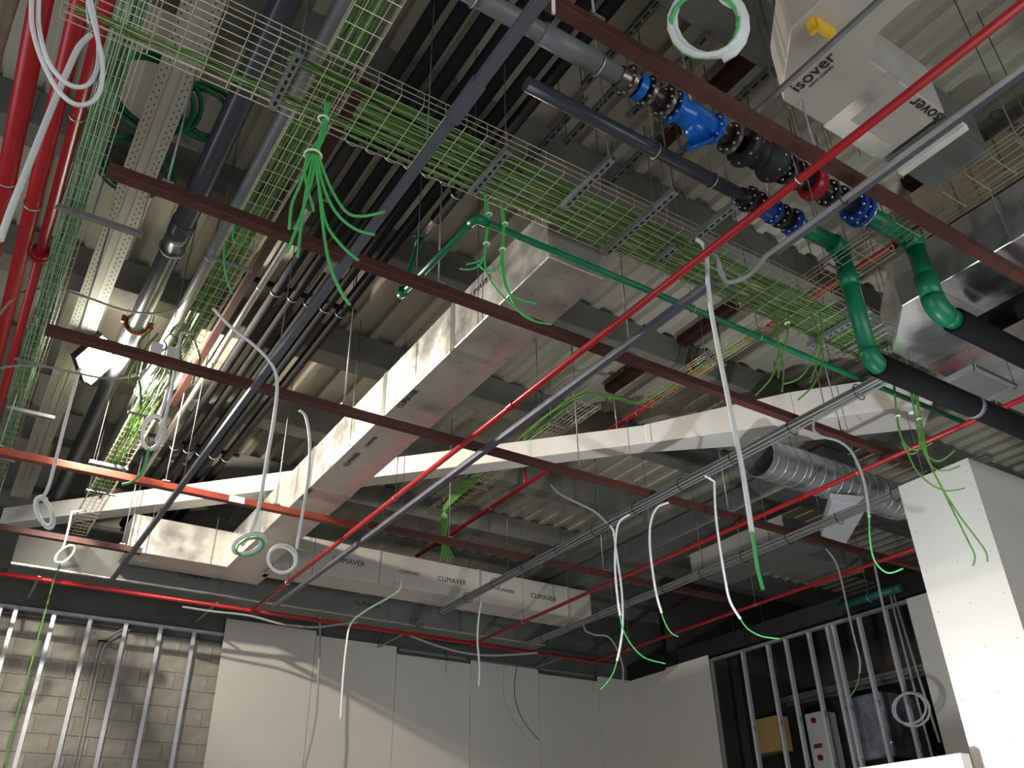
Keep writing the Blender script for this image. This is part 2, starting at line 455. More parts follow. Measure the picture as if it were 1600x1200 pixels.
# brown joist running along the black pipes
t = Thing('steel_joist', 'shadow darkened brown steel joist lying beside the silver pipe', 'joist')
t.part('bar', MB().bar(W(0.282 * 4.15, 3.3, 4.15), W(0.282 * 4.15, 7.7, 4.15), 0.06, 0.06), 'brown_dark')  # the joist's shadow is put into this darker brown
add_rods(t, [W(0.282 * 4.15, 3.6, 4.17), W(0.282 * 4.15, 7.2, 4.17)]); t.done()

for pa, pb, lab in (((1150, 482), (1065, 540), 'dark brown roof strip right of the central red pipe'), ((1003, 580), (950, 613), 'dark brown roof strip above the high narrow tray'), ((1185, 88), (1108, 152), 'dark brown roof strip behind the blue strainer'), ((1058, 206), (1026, 231), 'short dark brown roof strip between the valve pipes'), ((1462, 266), (1418, 297), 'dark brown roof strip beside the strip fixture'), ((750, 758), (705, 790), 'dark brown roof strip beyond the white diagonal beam')):
    a = Z(*pa, 4.5); c = Z(*pb, 4.5); x = (a.x + c.x) / 2
    t = Thing('steel_strip', lab, 'strip', 'brown strips under the roof deck')
    t.part('bar', MB().box((x - 0.055, min(a.y, c.y), 6.10), (x + 0.055, max(a.y, c.y), 6.18)), 'brown_dark')
    t.part('fixing', MB().box((x - 0.02, (a.y + c.y) / 2 - 0.02, 6.18), (x + 0.02, (a.y + c.y) / 2 + 0.02, 6.262)), 'galv_dull'); t.done()

# ------------------------------------------------------------------ red sprinkler pipes
HP = 3.05
def red_pipe(label, x, y0, y1, h, r, couplings=(), clamps=(), group='red sprinkler pipes along the hall'):
    t = Thing('sprinkler_pipe', label, 'pipe', group)
    t.part('pipe', MB().tube([W(x, y0, h), W(x, y1, h)], r, 14), 'red_paint')
    for y in couplings:
        t.part('coupling', MB().lathe(W(x, y - 0.035, h), (0, 1, 0), [(0, r), (0, r * 1.35), (0.07, r * 1.35), (0.07, r)], 14), 'red_cast')
    for y in clamps: clampring(t, W(x, y, h), (0, 1, 0), r, r=0.004)
    return t
xa = 0.957 * HP
a1y = [Z(800, 635, HP).y, Z(607, 775, HP).y]
t = red_pipe('long red sprinkler pipe crossing the picture centre diagonally', xa, -1.2, 10.25, HP, 0.022, couplings=a1y[:1], clamps=[Z(1255, 285, HP).y, Z(607, 775, HP).y, 9.0])
t.done()
t = red_pipe('red sprinkler pipe passing over the white column', 1.97 * HP, -0.5, 10.28, HP, 0.021, couplings=[Z(1253, 778, HP).y], clamps=[3.9, 6.5, 9.0])
t.done()
t = red_pipe('farthest red sprinkler pipe, nearest the open studs', 2.64 * HP, 2.0, 10.28, HP, 0.021, clamps=[4.5, 7.0, 9.4])
t.done()
hr = 4.2
t = red_pipe('thin red pipe high above the white diagonal beam', 1.23 * hr, 2.1, 10.4, hr, 0.026, couplings=[5.0], clamps=[2.6, 5.6, 8.4])
t.part('riser', MB().tube([W(1.23 * hr, Z(808, 755, hr).y, hr), W(1.23 * hr, Z(808, 755, hr).y, hr + 0.17)], 0.018, 10), 'red_paint')
t.part('riser', MB().tube([W(1.23 * hr, Z(1088, 590, hr).y, hr), W(1.23 * hr, Z(1088, 590, hr).y, hr + 0.2)], [0.02, 0.008], 10), 'red_paint')
t.done()
t = Thing('sprinkler_pipe', 'red cross pipe running along the top of the end wall', 'pipe', 'red sprinkler pipes along the hall')
yw = Z(400, 955, HP).y
t.part('pipe', MB().tube([W(-1.0, yw, HP), W(8.6, yw, HP)], 0.024, 14), 'red_paint')
for px, py in ((70, 912), (398, 955), (735, 1007)):
    p = Z(px, py, HP)
    t.part('coupling', MB().lathe((p.x - 0.05, yw, HP + 1.6), (1, 0, 0), [(0, 0.024), (0, 0.034), (0.1, 0.034), (0.1, 0.024)], 14), 'red_cast')
for x in (0.6, 2.5, 5.0, 7.6):
    t.part('wall_bracket', MB().bar(W(x, yw, HP + 0.03), W(x, 11.15, HP + 0.03), 0.03, 0.012), 'galv_dull')
t.done()

# three large red mains top left
hm = 3.75
def red_main(label, u, r, y0, y1, flange=None, r2=None, clamps=()):
    t = Thing('sprinkler_main', label, 'pipe', 'red mains in the corner by the trays')
    x = u * hm
    if flange:
        t.part('pipe', MB().tube([W(x, y0, hm), W(x, flange, hm)], r, 18), 'red_paint')
        t.part('pipe', MB().tube([W(x, flange, hm), W(x, y1, hm)], r2, 18), 'red_paint')
        f = t.part('flange', MB().lathe(W(x, flange - 0.035, hm), (0, 1, 0), [(0, r2), (0, 0.06), (0.03, 0.06), (0.03, 0.05), (0.045, 0.05), (0.045, 0.06), (0.075, 0.06), (0.075, r2)], 18), 'red_cast')
        for s in (-1, 1):
            t.part('bolt', MB().tube([W(x + s * 0.062, flange - 0.05, hm), W(x + s * 0.062, flange + 0.055, hm)], 0.009, 6), 'bolt', sub=f)
    else:
        t.part('pipe', MB().tube([W(x, y0, hm), W(x, y1, hm)], r, 18), 'red_paint')
    for y in clamps: clampring(t, W(x, y, hm), (0, 1, 0), r)
    t.done()
red_main('thickest red main at the very edge beside the paper wrapping', -0.125, 0.054, 0.6, 9.8, clamps=(1.8, 4.75))
red_main('middle red main, second from the wire tray', -0.082, 0.046, 0.6, 10.2, clamps=(2.2, 4.9))
red_main('slim red main with a bolted flange next to the green wire tray', -0.053, 0.034, 0.6, 9.9, flange=Z(60, 395, hm).y, r2=0.030, clamps=(Z(115, 180, hm).y,))
b = MB()
for i in range(7):
    a = W(-0.70 + 0.018 * i, 2.6 + 0.1 * i, 3.75 + random.uniform(-.04, .06)); c = W(-0.70 + 0.015 * i, 5.2 + 0.1 * i, 3.78 + random.uniform(-.04, .06))
    pts = spline([a, a.lerp(c, 0.35) + V((random.uniform(-.03, .03), 0, random.uniform(-.05, .03))), a.lerp(c, 0.7) + V((random.uniform(-.03, .03), 0, random.uniform(-.05, .03))), c], 4)
    b.tube(pts, [0.036 + 0.010 * math.sin(i + 1.7 * k) for k in range(len(pts))], 7)
t = Thing('wrapped_pipe', 'crumpled brown paper wrapping around a pipe beside the red mains', 'pipe wrap')
t.part('wrapping', b, 'paper_wrap'); add_rods(t, [W(-0.7, 3.0, 3.8), W(-0.7, 5.0, 3.8)]); t.done()

# ------------------------------------------------------------------ grey strut and conduits (A-run)
HS = 3.0
xs_ = 0.417 * HS
t = Thing('strut_rail', 'long blue grey steel rail crossing in front of the black pipes', 'rail')
yc = Z(722, 155, HS).y
t.part('rail', MB().bar(W(xs_, -1.0, HS), W(xs_, yc, HS), 0.05, 0.05), 'strut_paint', bevel=0.004)
t.part('rail', MB().bar(W(xs_, yc, HS), W(xs_, 9.95, HS), 0.044, 0.044), 'strut_paint', bevel=0.004)
t.part('coupling', MB().bar(W(xs_, yc - 0.12, HS), W(xs_, yc + 0.12, HS), 0.06, 0.06), 'strut_paint', bevel=0.003)
t.part('clip', MB().box((xs_ - 0.07, 3.60, HS + 1.625), (xs_ + 0.05, 3.70, HS + 1.64)), 'galv')
add_rods(t, [W(xs_, y, HS + 0.02) for y in (2.6, 4.6, 6.9, 9.2)]); t.done()
xg = 1.04 * HP
t = Thing('strut_rail', 'blue grey rail running next to the central red pipe', 'rail')
yj = Z(1136, 447, HP).y
t.part('rail', MB().bar(W(1.026 * HP, yj, HP), W(1.012 * HP, 9.9, HP), 0.046, 0.046), 'strut_paint', bevel=0.004)
add_rods(t, [W(1.02 * HP, y, HP + 0.02) for y in (4.4, 6.6, 8.8)]); t.done()
t = Thing('conduit', 'pale grey conduit rising beside the red pipe past the insulated ducts', 'conduit')
pts = [W(1.066 * HP, -1.0, HP + 0.03), W(1.066 * HP, Z(1200, 407, HP).y, HP + 0.03)]
pts += [Z(1170, 430, HP), Z(1138, 441, HP - 0.02), Z(1128, 428, HP), Z(1118, 402, HP + 0.08), Z(1098, 380, HP + 0.3)]
t.part('tube', MB().tube([pts[0]] + spline(pts[1:], 6), 0.015, 10), 'grey_conduit')
t.part('rail', MB().bar(W(1.066 * HP + 0.035, -1.0, HP + 0.045), W(1.066 * HP + 0.035, 2.3, HP + 0.045), 0.04, 0.03), 'strut_paint')
clampring(t, W(1.066 * HP, Z(1320, 318, HP).y, HP + 0.03), (0, 1, 0), 0.03, r=0.003, m='slot_dark')
add_rods(t, [W(1.066 * HP + 0.035, y, HP + 0.05) for y in (0.6, 2.0)]); t.done()
# conduit racks on the right
def rack(label, x, y0, y1, h):
    t = Thing('conduit_rack', label, 'conduit rack', 'conduit racks on the right')
    for d in (-0.045, 0.0, 0.045):
        wob = [W(x + d + random.uniform(-.008, .008), y0 + (y1 - y0) * i / 14, h + random.uniform(-.006, .006)) for i in range(15)]
        t.part('conduit', MB().tube(spline(wob, 2), 0.010, 7), 'rack_grey')
    t.part('rail', MB().bar(W(x + 0.005, y0, h + 0.03), W(x + 0.005, y1, h + 0.03), 0.10, 0.02), 'rack_grey')
    y = y0 + 0.3
    b = []
    while y < y1:
        t.part('cable_tie', MB().ring(W(x, y, h + 0.012), (0, 1, 0), 0.062, 0.004, 14, 5), 'slot_dark'); y += 0.62
    y = y0 + 0.6
    while y < y1:
        add_rods(t, [W(x, y, h + 0.03)]); y += 2.2
    t.done()
rack('pale conduits tied to a rail in front of the spiral duct', 1.615 * 3.1, Z(1405, 588, 3.1).y, 10.0, 3.1)
rack('grey conduits tied to a rail disappearing behind the white column', 2.20 * 3.1, 3.2, 10.3, 3.1)
single('steel_rod', 'thin grey steel rod slanting up beside the printed duct elbow', 'rod', MB().bar(W(0.792 * 3.3, 1.80, 3.3), W(0.792 * 3.3, -0.8, 3.3), 0.022, 0.022), 'galv_dull')

# ------------------------------------------------------------------ black insulated pipes with clip rails
HK = 4.15
us = [0.308, 0.339, 0.372, 0.404, 0.437, 0.469]
nm = ['first', 'second', 'third', 'fourth', 'fifth', 'sixth']
yr = [0.912 * (HK - 0.05), 1.342 * (HK - 0.05), Z(255, 700, HK - 0.05).y, 2.0]
R_K = 0.043
for i, u in enumerate(us):
    x = u * HK
    t = Thing('insulated_pipe', ('black insulated pipe turning to bare silver next to the brown joist' if i == 0 else
              '%s black insulated pipe counted from the silver one' % nm[i]), 'pipe', 'black insulated pipes')
    if i == 0:
        ys_ = 4.45
        t.part('insulation', MB().tube([W(x, 0.4, HK), W(x, ys_, HK)], R_K, 14), 'black_foam')
        t.part('bare_pipe', MB().tube([W(x, ys_, HK), W(x, 9.8, HK)], 0.029, 14), 'silver_pipe')
        t.part('coupling', MB().tube([W(x, 6.75, HK), W(x, 6.95, HK)], 0.034, 14), 'silver_pipe')
    else:
        t.part('insulation', MB().tube([W(x, 0.4, HK), W(x, 11.1, HK)], R_K, 14), 'black_foam')
    for y in yr: t.part('pipe_clamp', MB().ring(W(x, y, HK), (0, 1, 0), (R_K if not (i == 0 and y > 4.4) else 0.029) + 0.004, 0.0045, 18, 6), 'galv')
    t.done()
for k, y in enumerate(yr):
    t = Thing('clip_rail', ['slotted rail clamping the black pipes beside the big wire tray', 'slotted rail clamping the black pipes beyond the long brown beam', 'slotted rail clamping the black pipes above the orange beam', 'slotted rail clamping the black pipes nearest the viewer'][k], 'rail', 'pipe clip rails')
    t.part('rail', MB().channel(W(us[0] * HK - 0.14, y + 0.03, HK + R_K + 0.03), W(us[-1] * HK + 0.14, y + 0.03, HK + R_K + 0.03), 0.035, 0.03), 'black_metal')
    add_rods(t, [W(us[0] * HK - 0.1, y + 0.03, HK + 0.08), W(us[-1] * HK + 0.1, y + 0.03, HK + 0.08)]); t.done()
for u, yend, lab in ((0.500, Z(680, 342, HK).y, 'short black insulated pipe ending at the green elbow'), (0.535, 1.9, 'black insulated pipe end cut off above the grey valve pipe'), (0.57, 1.6, 'outermost black insulated pipe above the grey valve pipe')):
    t = Thing('insulated_pipe', lab, 'pipe', 'black insulated pipes')
    t.part('insulation', MB().tube([W(u * HK, 0.2, HK), W(u * HK, yend, HK)], R_K, 14), 'black_foam')
    clampring(t, W(u * HK, yend - 0.3, HK), (0, 1, 0), R_K); 
    if u == 0.5:
        t.part('joint', MB().tube([W(u * HK, yend, HK), W(u * HK, yend + 0.17, HK)], [0.03, 0.022], 12), 'silver_pipe')
    t.done()

# ------------------------------------------------------------------ large grey pipes left of the black ones
hp = 4.13
t = Thing('drain_pipe', 'large dark grey drain pipe with a brown clamp above the work lamp', 'pipe')
x = 0.140 * hp
t.part('pipe', MB().tube([W(x, 0.6, hp), W(x, 10.9, hp)], 0.078, 20), 'pvc_dark')
c2 = Z(262, 385, hp).y
t.part('socket', MB().tube([W(x, c2 - 0.35, hp), W(x, c2 - 0.02, hp)], 0.085, 20), 'pvc_dark')
clampring(t, W(x, c2, hp), (0, 1, 0), 0.085, r=0.006)
cy = Z(205, 505, hp).y
c = t.part('brown_clamp', MB().ring(W(x, cy, hp), (0, 1, 0), 0.09, 0.013, 20, 8), 'brown_clamp')
for s in (-1, 1):
    t.part('clamp_ear', MB().box((x + s * 0.107 - 0.016, cy - 0.016, hp + 1.59), (x + s * 0.107 + 0.016, cy + 0.016, hp + 1.65)), 'brown_clamp', sub=c)
t.part('hanger_rod', MB().tube([W(x, cy, hp + 0.09), V((x, cy, DECK + 0.02))], 0.005, 6), 'galv_dull')
t.done()
t = Thing('drain_pipe', 'slimmer grey pipe directly over the lengthwise wire tray', 'pipe')
x = 0.205 * hp
t.part('pipe', MB().tube([W(x, 0.6, hp), W(x, 10.9, hp)], 0.046, 18), 'pvc_grey')
for y in (Z(330, 400, hp).y, 7.6, 2.4): clampring(t, W(x, y, hp), (0, 1, 0), 0.046)
t.done()

# ------------------------------------------------------------------ perforated tray
ht = 4.13
t = Thing('perforated_tray', 'wide pale perforated metal cable tray left of the drain pipe', 'cable tray')
xa_, xb_ = 0.026 * ht, 0.076 * ht
t.part('tray', MB().channel(W((xa_ + xb_) / 2, 0.7, ht + 0.03), W((xa_ + xb_) / 2, 10.8, ht + 0.03), xb_ - xa_, 0.06, 0.003), 'tray_zinc')
b = MB()
y = 1.2
while y < 9.0:
    for k, fx in enumerate((0.10, 0.22, 0.78, 0.90)):
        x = xa_ + (xb_ - xa_) * fx; yy = y + (0.03 if k in (1, 2) else 0)
        b.box((x - 0.0035, yy, ht + 1.5985), (x + 0.0035, yy + 0.012, ht + 1.6002))
    y += 0.062
t.part('punched_slots', b, 'slot_dark', kind='stuff')
for fx in (0.36, 0.64):
    x = xa_ + (xb_ - xa_) * fx
    t.part('rib', MB().bar(W(x, 0.7, ht - 0.002), W(x, 10.8, ht - 0.002), 0.006, 0.006), 'galv')
t.done()
for (pa, pb, lab) in (((90, 328), (225, 363), 'dark channel carrying the trays beside the red flange'), ((140, 720), (200, 735), 'small channel under the wire tray near the orange beam'), ((10, 635), (85, 655), 'channel carrying the perforated tray beyond the work lamp')):
    h_ = 3.66 if pa[0] != 140 else 3.44
    a = Z(*pa, h_); c = Z(*pb, h_); yy = (a.y + c.y) / 2
    t = Thing('support_channel', lab, 'channel', 'tray support channels')
    t.part('channel', MB().channel((a.x, yy, a.z), (c.x, yy, a.z), 0.041, 0.03), 'galv_dull')
    add_rods(t, [(a.x + 0.03, yy, a.z), (c.x - 0.03, yy, a.z)]); t.done()

# ------------------------------------------------------------------ wire mesh trays
def mesh_tray(label, p0, p1, width, hs=0.06, pitch=0.05, cpitch=0.1, wr=0.0027, rods=(), cat='cable tray', m='zinc_wire', channels=None):
    p0 = V(p0); p1 = V(p1); d = (p1 - p0).normalized(); s = V((d.y, -d.x, 0)); L = (p1 - p0).length; up = V((0, 0, 1))
    t = Thing('wire_mesh_tray', label, cat, 'wire mesh cable trays')
    n = max(2, round(width / pitch)); 
    for i in range(n + 1):
        off = s * (-width / 2 + width * i / n)
        t.part('long_wire', MB().tube([p0 + off, p1 + off], wr, 5), m)
    for sd in (-1, 1):
        for f in (0.5, 1.0):
            off = s * (sd * width / 2) + up * hs * f
            t.part('side_wire', MB().tube([p0 + off, p1 + off], wr, 5), m)
    b = MB(); q = 0.0
    while q <= L:
        c = p0 + d * q + up * (-wr)
        b.tube([c - s * (width / 2) + up * hs, c - s * (width / 2), c + s * (width / 2), c + s * (width / 2) + up * hs], wr, 4, cap=False); q += cpitch
    t.part('cross_wires', b, m, kind='stuff')
    for q in rods:
        c = p0 + d * q
        t.part('support_bar', MB().bar(c - s * (width / 2 + 0.04) - up * 0.012, c + s * (width / 2 + 0.04) - up * 0.012, 0.03, 0.012), 'galv_dull')
        for sd in (-1, 1): add_rods(t, [c + s * sd * (width / 2 + 0.02)])
    t.done()
def cable_stuff(label, p0, p1, width, n, m='green_cable', r=0.0045, hmax=0.03, name='green_cables', seg=12, spread=0.9):
    p0 = V(p0); p1 = V(p1); d = (p1 - p0).normalized(); s = V((d.y, -d.x, 0)); b = MB()
    for i in range(n):
        o = random.uniform(-.5, .5) * width * spread; z = random.uniform(0.008, hmax)
        pts = []
        for k in range(seg + 1):
            o2 = max(-.5, min(.5, (o + random.gauss(0, 0.012)) / width)) * width
            pts.append(p0.lerp(p1, k / seg) + s * o2 + V((0, 0, max(0.006, z + random.gauss(0, .004)))))
        b.tube(spline(pts, 3), r * random.uniform(0.8, 1.2), 5)
    return single(name, label, 'cable', b, m, kind='stuff')
HT = 3.45
ym0, ym1 = 0.785 * HT, 0.907 * HT
ymc = (ym0 + ym1) / 2; wm = ym1 - ym0
mesh_tray('big wire mesh tray full of green cables crossing under the roof', W(-0.35, ymc, HT), W(5.25, ymc, HT), wm, 0.09, 0.046, 0.125, rods=(5.3,))
cable_stuff('loose green cables lying along the big wire tray', W(1.0, ymc + 0.06, HT), W(5.2, ymc + 0.05, HT), wm * 0.7, 34)
cable_stuff('thin bundle of green cables along the near rail of the big wire tray', W(0.6, ymc - 0.11, HT), W(4.8, ymc - 0.09, HT), 0.08, 9, name='green_cables')
cable_stuff('few olive cables at the start of the big wire tray', W(-0.3, ymc + 0.15, HT), W(1.2, ymc + 0.13, HT), 0.07, 6, r=0.005)
# lengthwise tray left (green, deep)
hL = 3.72
mesh_tray('deep wire tray packed with pale green cables beside the red mains', W(-0.019 * hL, 1.2, hL), W(-0.019 * hL, 10.6, hL), 0.040 * hL, 0.1, 0.025, 0.12, rods=(1.5, 3.6, 5.6, 7.6))
cable_stuff('dense green cables filling the tray beside the red mains', W(-0.022 * hL, 1.2, hL), W(-0.022 * hL, 10.6, hL), 0.030 * hL, 38, 'green_pale', r=0.0055, hmax=0.05, seg=16)
# lengthwise tray middle
hM = 3.5
xm = 0.245 * hM
mesh_tray('lengthwise wire tray with green cables passing the work lamp', W(xm, 0.6, hM), W(xm - 0.03, 9.9, hM), 0.054 * hM, 0.06, 0.045, 0.1, rods=(3.9, 6.2, 8.0))
cable_stuff('green cables in the lengthwise tray running above the work lamp', W(xm - 0.02, 0.6, hM), W(xm - 0.05, 8.8, hM), 0.036 * hM, 16, seg=16)
# right trays
hC = 3.37; xt = 1.215 * hC
mesh_tray('empty wire tray running under the printed duct at the right', W(xt, 0.3, hC), W(xt, Z(1375, 360, hC).y, hC), 0.07 * hC, 0.06, 0.06, 0.15, rods=(0.9,))
mesh_tray('empty wire tray jogging down to the green riser pipe', W(xt - 0.06, Z(1375, 360, hC).y + 0.05, hC - 0.05), W(xt - 0.06, ym0 + 0.02, hC - 0.05), 0.07 * hC, 0.06, 0.06, 0.12, rods=(0.3,))
hD = 4.12
mesh_tray('narrow wire tray high under the roof near the central conduit', W(1.225 * hD, 0.92 * hD, hD), W(1.225 * hD, 1.30 * hD, hD), 0.045 * hD, 0.05, 0.05, 0.12, rods=(0.6,))
mesh_tray('narrow wire tray with olive cables above the white diagonal beam', W(1.115 * hD, 1.36 * hD, hD), W(1.115 * hD, 2.15 * hD, hD), 0.055 * hD, 0.05, 0.05, 0.12, rods=(0.5, 2.2))
b = MB()
for i in range(6):
    a = [Z(1195, 512, hD + 0.02), Z(1090, 580, hD + 0.02), Z(1010, 628, hD + 0.02), Z(965, 622, hD + 0.02), Z(910, 616, hD + 0.02), Z(860, 650, hD + 0.02), Z(790, 712, hD + 0.02), Z(700, 790, hD + 0.02)]
    b.tube(spline([p + V((random.uniform(-.04, .04), random.uniform(-.03, .03), random.uniform(-.01, .02))) for p in a], 5), 0.006, 5)
single('green_cables', 'green cables snaking through the two narrow high trays', 'cable', b, 'green_cable', kind='stuff')

# ------------------------------------------------------------------ slotted channels under the valve pipes
def slotted(label, pa, pb, h, w=0.04):
    a = Z(*pa, h); c = Z(*pb, h); x = (a.x + c.x) / 2; y0, y1 = sorted((a.y, c.y))
    t = Thing('slotted_channel', label, 'channel', 'slotted support channels')
    t.part('channel', MB().channel((x, y0, a.z + 0.02), (x, y1, a.z + 0.02), w, 0.04, 0.003), 'galv_dull')
    b = MB(); y = y0 + 0.03
    while y < y1 - 0.03:
        b.box((x - 0.007, y, a.z - 0.0015), (x + 0.007, y + 0.028, a.z + 0.0005)); y += 0.05
    t.part('slots', b, 'slot_dark', kind='stuff')
    add_rods(t, [(x, y0 + 0.03, a.z + 0.02), (x, y1 - 0.03, a.z + 0.02)]); t.done()
hc = HT - 0.05
slotted('slotted channel under the wire tray beside the drain pipe', (470, 84), (424, 172), hc)
slotted('slotted channel under the wire tray next to the blue grey rail', (795, 236), (738, 305), hc)
slotted('long slotted channel from the dark valve pipe to the wire tray', (1062, 303), (940, 398), 3.36)
slotted('slotted channel crossing the upper edge of the big wire tray', (962, 252), (876, 326), 3.36)
slotted('short slotted channel near the central red pipe', (1152, 323), (1078, 379), 3.36)
slotted('small slotted channel lying in the middle of the big wire tray', (1057, 387), (1030, 411), hc)
slotted('slotted channel below the tall green riser pipe', (1376, 493), (1250, 538), hc)
for i, (pa, pb) in enumerate((((1000, 40), (940, 100)), ((1075, 95), (1010, 150)), ((1165, 145), (1095, 215)), ((960, 150), (905, 195)), ((1030, 215), (985, 255)), ((890, 190), (830, 245)))):
    a = Z(*pa, 4.25); c = Z(*pb, 4.25); x = (a.x + c.x) / 2
    t = Thing('slotted_channel', ['high slotted channel above the start of the valve line', 'high slotted channel above the blue strainer', 'high slotted channel above the black rubber joint', 'high slotted channel between the two valve pipes', 'high slotted channel above the dark valve pipe clamp', 'high slotted channel beside the black pipe ends'][i], 'channel', 'slotted support channels')
    y0, y1 = min(a.y, c.y) - 0.2, max(a.y, c.y) + 0.2
    t.part('channel', MB().channel((x, y0, a.z + 0.02), (x, y1, a.z + 0.02), 0.034, 0.034, 0.003), 'rod_steel')
    b = MB(); y = y0 + 0.03
    while y < y1 - 0.03:
        b.box((x - 0.008, y, a.z - 0.0015), (x + 0.008, y + 0.05, a.z + 0.0005)); y += 0.075
    t.part('slots', b, 'slot_dark', kind='stuff')
    add_rods(t, [(x, y0 + 0.03, a.z + 0.02), (x, y1 - 0.03, a.z + 0.02)]); t.done()

# ------------------------------------------------------------------ valve lines (run across)
HV = 3.5
YV1 = 0.5925 * HV; YV2 = 0.673 * HV
def vx(px, py): return Z(px, py, HV).x
def flange(t, x, y, h, r, thick, m, rb=None, nb=8, neck=None):
    f = t.part('flange', MB().lathe(W(x - thick / 2, y, h), (1, 0, 0), [(0, rb or 0.03), (0, r), (thick, r), (thick, rb or 0.03)], 24), m)
    for k in range(nb):
        a = 2 * math.pi * (k + 0.5) / nb; rr = r * 0.80
        p = W(x, y + rr * math.cos(a), h + rr * math.sin(a))
        t.part('bolt', MB().tube([p - V((thick / 2 + 0.012, 0, 0)), p + V((thick / 2 + 0.012, 0, 0))], 0.0085, 6), 'bolt', sub=f)
    return f
t = Thing('valve_line', 'grey pipe with a chain of flanges, blue strainer and black rubber joint', 'pipework')
y = YV1
t.part('pipe', MB().tube([W(0.9, y, HV), W(vx(972, 120), y, HV)], 0.048, 20), 'pvc_grey')
t.part('sleeve', MB().tube([W(vx(850, 45), y, HV), W(vx(935, 97), y, HV)], 0.056, 20), 'pvc_grey')
x1 = vx(979, 130)
t.part('stub', MB().lathe(W(vx(966, 118), y, HV), (1, 0, 0), [(0, 0.054), (x1 - vx(966, 118), 0.062)], 20), 'flange_steel')
flange(t, x1, y, HV, 0.083, 0.024, 'flange_steel')
t.part('butterfly_valve', MB().lathe(W(vx(988, 137), y, HV), (1, 0, 0), [(0, 0.03), (0, 0.066), (0.045, 0.066), (0.045, 0.03)], 24), 'blue_cast')
flange(t, vx(1008, 147), y, HV, 0.083, 0.022, 'flange_steel')
t.part('spool', MB().tube([W(vx(1008, 147), y, HV), W(vx(1040, 165), y, HV)], 0.052, 20), 'cast_iron')
flange(t, vx(1036, 163), y, HV, 0.085, 0.022, 'flange_steel')
xs1, xs2 = vx(1050, 170), vx(1112, 205)
flange(t, xs1, y, HV, 0.085, 0.022, 'blue_cast')
t.part('strainer_body', MB().lathe(W(xs1, y, HV), (1, 0, 0), [(0, 0.055), (0.04, 0.062), (0.10, 0.074), ((xs2 - xs1) * 0.75, 0.066), (xs2 - xs1, 0.052)], 24), 'blue_cast')
xmid = (xs1 + xs2) / 2
st = t.part('strainer_basket', MB().tube([W(xmid - 0.02, y, HV), W(xmid + 0.07, y + 0.05, HV - 0.085)], [0.062, 0.056], 20), 'blue_cast')
bd = V((0.09, 0.05, -0.085)).normalized()
t.part('strainer_cover', MB().tube([W(xmid + 0.07, y + 0.05, HV - 0.085), W(xmid + 0.07, y + 0.05, HV - 0.085) + bd * 0.025], 0.078, 24), 'blue_cast')
flange(t, xs2, y, HV, 0.085, 0.022, 'blue_cast')
t.part('spool', MB().tube([W(xs2, y, HV), W(vx(1136, 220), y, HV)], 0.048, 20), 'cast_iron')
flange(t, vx(1137, 220), y, HV, 0.088, 0.024, 'flange_steel', nb=8)
xr0, xr1 = vx(1152, 232), vx(1212, 257)
t.part('rubber_joint', MB().lathe(W(xr0, y, HV), (1, 0, 0), [(0, 0.05), (0, 0.112), (0.025, 0.120), (0.05, 0.112), ((xr1 - xr0) * 0.4, 0.074), ((xr1 - xr0) * 0.5, 0.088), ((xr1 - xr0) * 0.6, 0.074), (xr1 - xr0 - 0.05, 0.112), (xr1 - xr0 - 0.025, 0.120), (xr1 - xr0, 0.112), (xr1 - xr0, 0.05)], 24), 'rubber')
for xx in (xr0 + 0.025, xr1 - 0.025):
    b = MB()
    for k in range(8):
        a = 2 * math.pi * (k + .5) / 8; p = W(xx, y + 0.106 * math.cos(a), HV + 0.106 * math.sin(a))
        t.part('bolt', MB().tube([p - V((0.03, 0, 0)), p + V((0.03, 0, 0))], 0.009, 6), 'bolt')
t.part('spool', MB().tube([W(xr1, y, HV), W(vx(1262, 290), y, HV)], 0.052, 20), 'cast_iron')
flange(t, vx(1226, 266), y, HV, 0.085, 0.022, 'cast_iron')
flange(t, vx(1244, 276), y, HV, 0.085, 0.022, 'cast_iron')
xr = vx(1268, 290)
t.part('red_wafer', MB().lathe(W(xr - 0.035, y, HV), (1, 0, 0), [(0, 0.03), (0, 0.086), (0.02, 0.095), (0.055, 0.095), (0.075, 0.086), (0.075, 0.03)], 24), 'red_cast')
flange(t, vx(1293, 302), y, HV, 0.08, 0.022, 'cast_iron')
t.part('spool', MB().tube([W(vx(1275, 293), y, HV), W(vx(1340, 330), y, HV)], 0.05, 20), 'cast_iron')
flange(t, vx(1309, 312), y, HV, 0.08, 0.022, 'cast_iron')
xb = vx(1344, 330)
flange(t, xb - 0.05, y, HV, 0.092, 0.03, 'blue_dark')
flange(t, xb, y, HV, 0.10, 0.03, 'blue_dark')
t.part('bright_ring', MB().ring(W(xb + 0.018, y, HV), (1, 0, 0), 0.098, 0.005, 28, 6), 'bolt')
for xx in (1.2, 1.9): clampring(t, W(xx, y, HV), (1, 0, 0), 0.05)
for xx in (xs1 + 0.14, xr, vx(1325, 320)): t.part('hanger_rod', MB().tube([W(xx, y, HV + 0.05), V((xx, y, DECK + 0.02))], 0.005, 6), 'galv_dull')
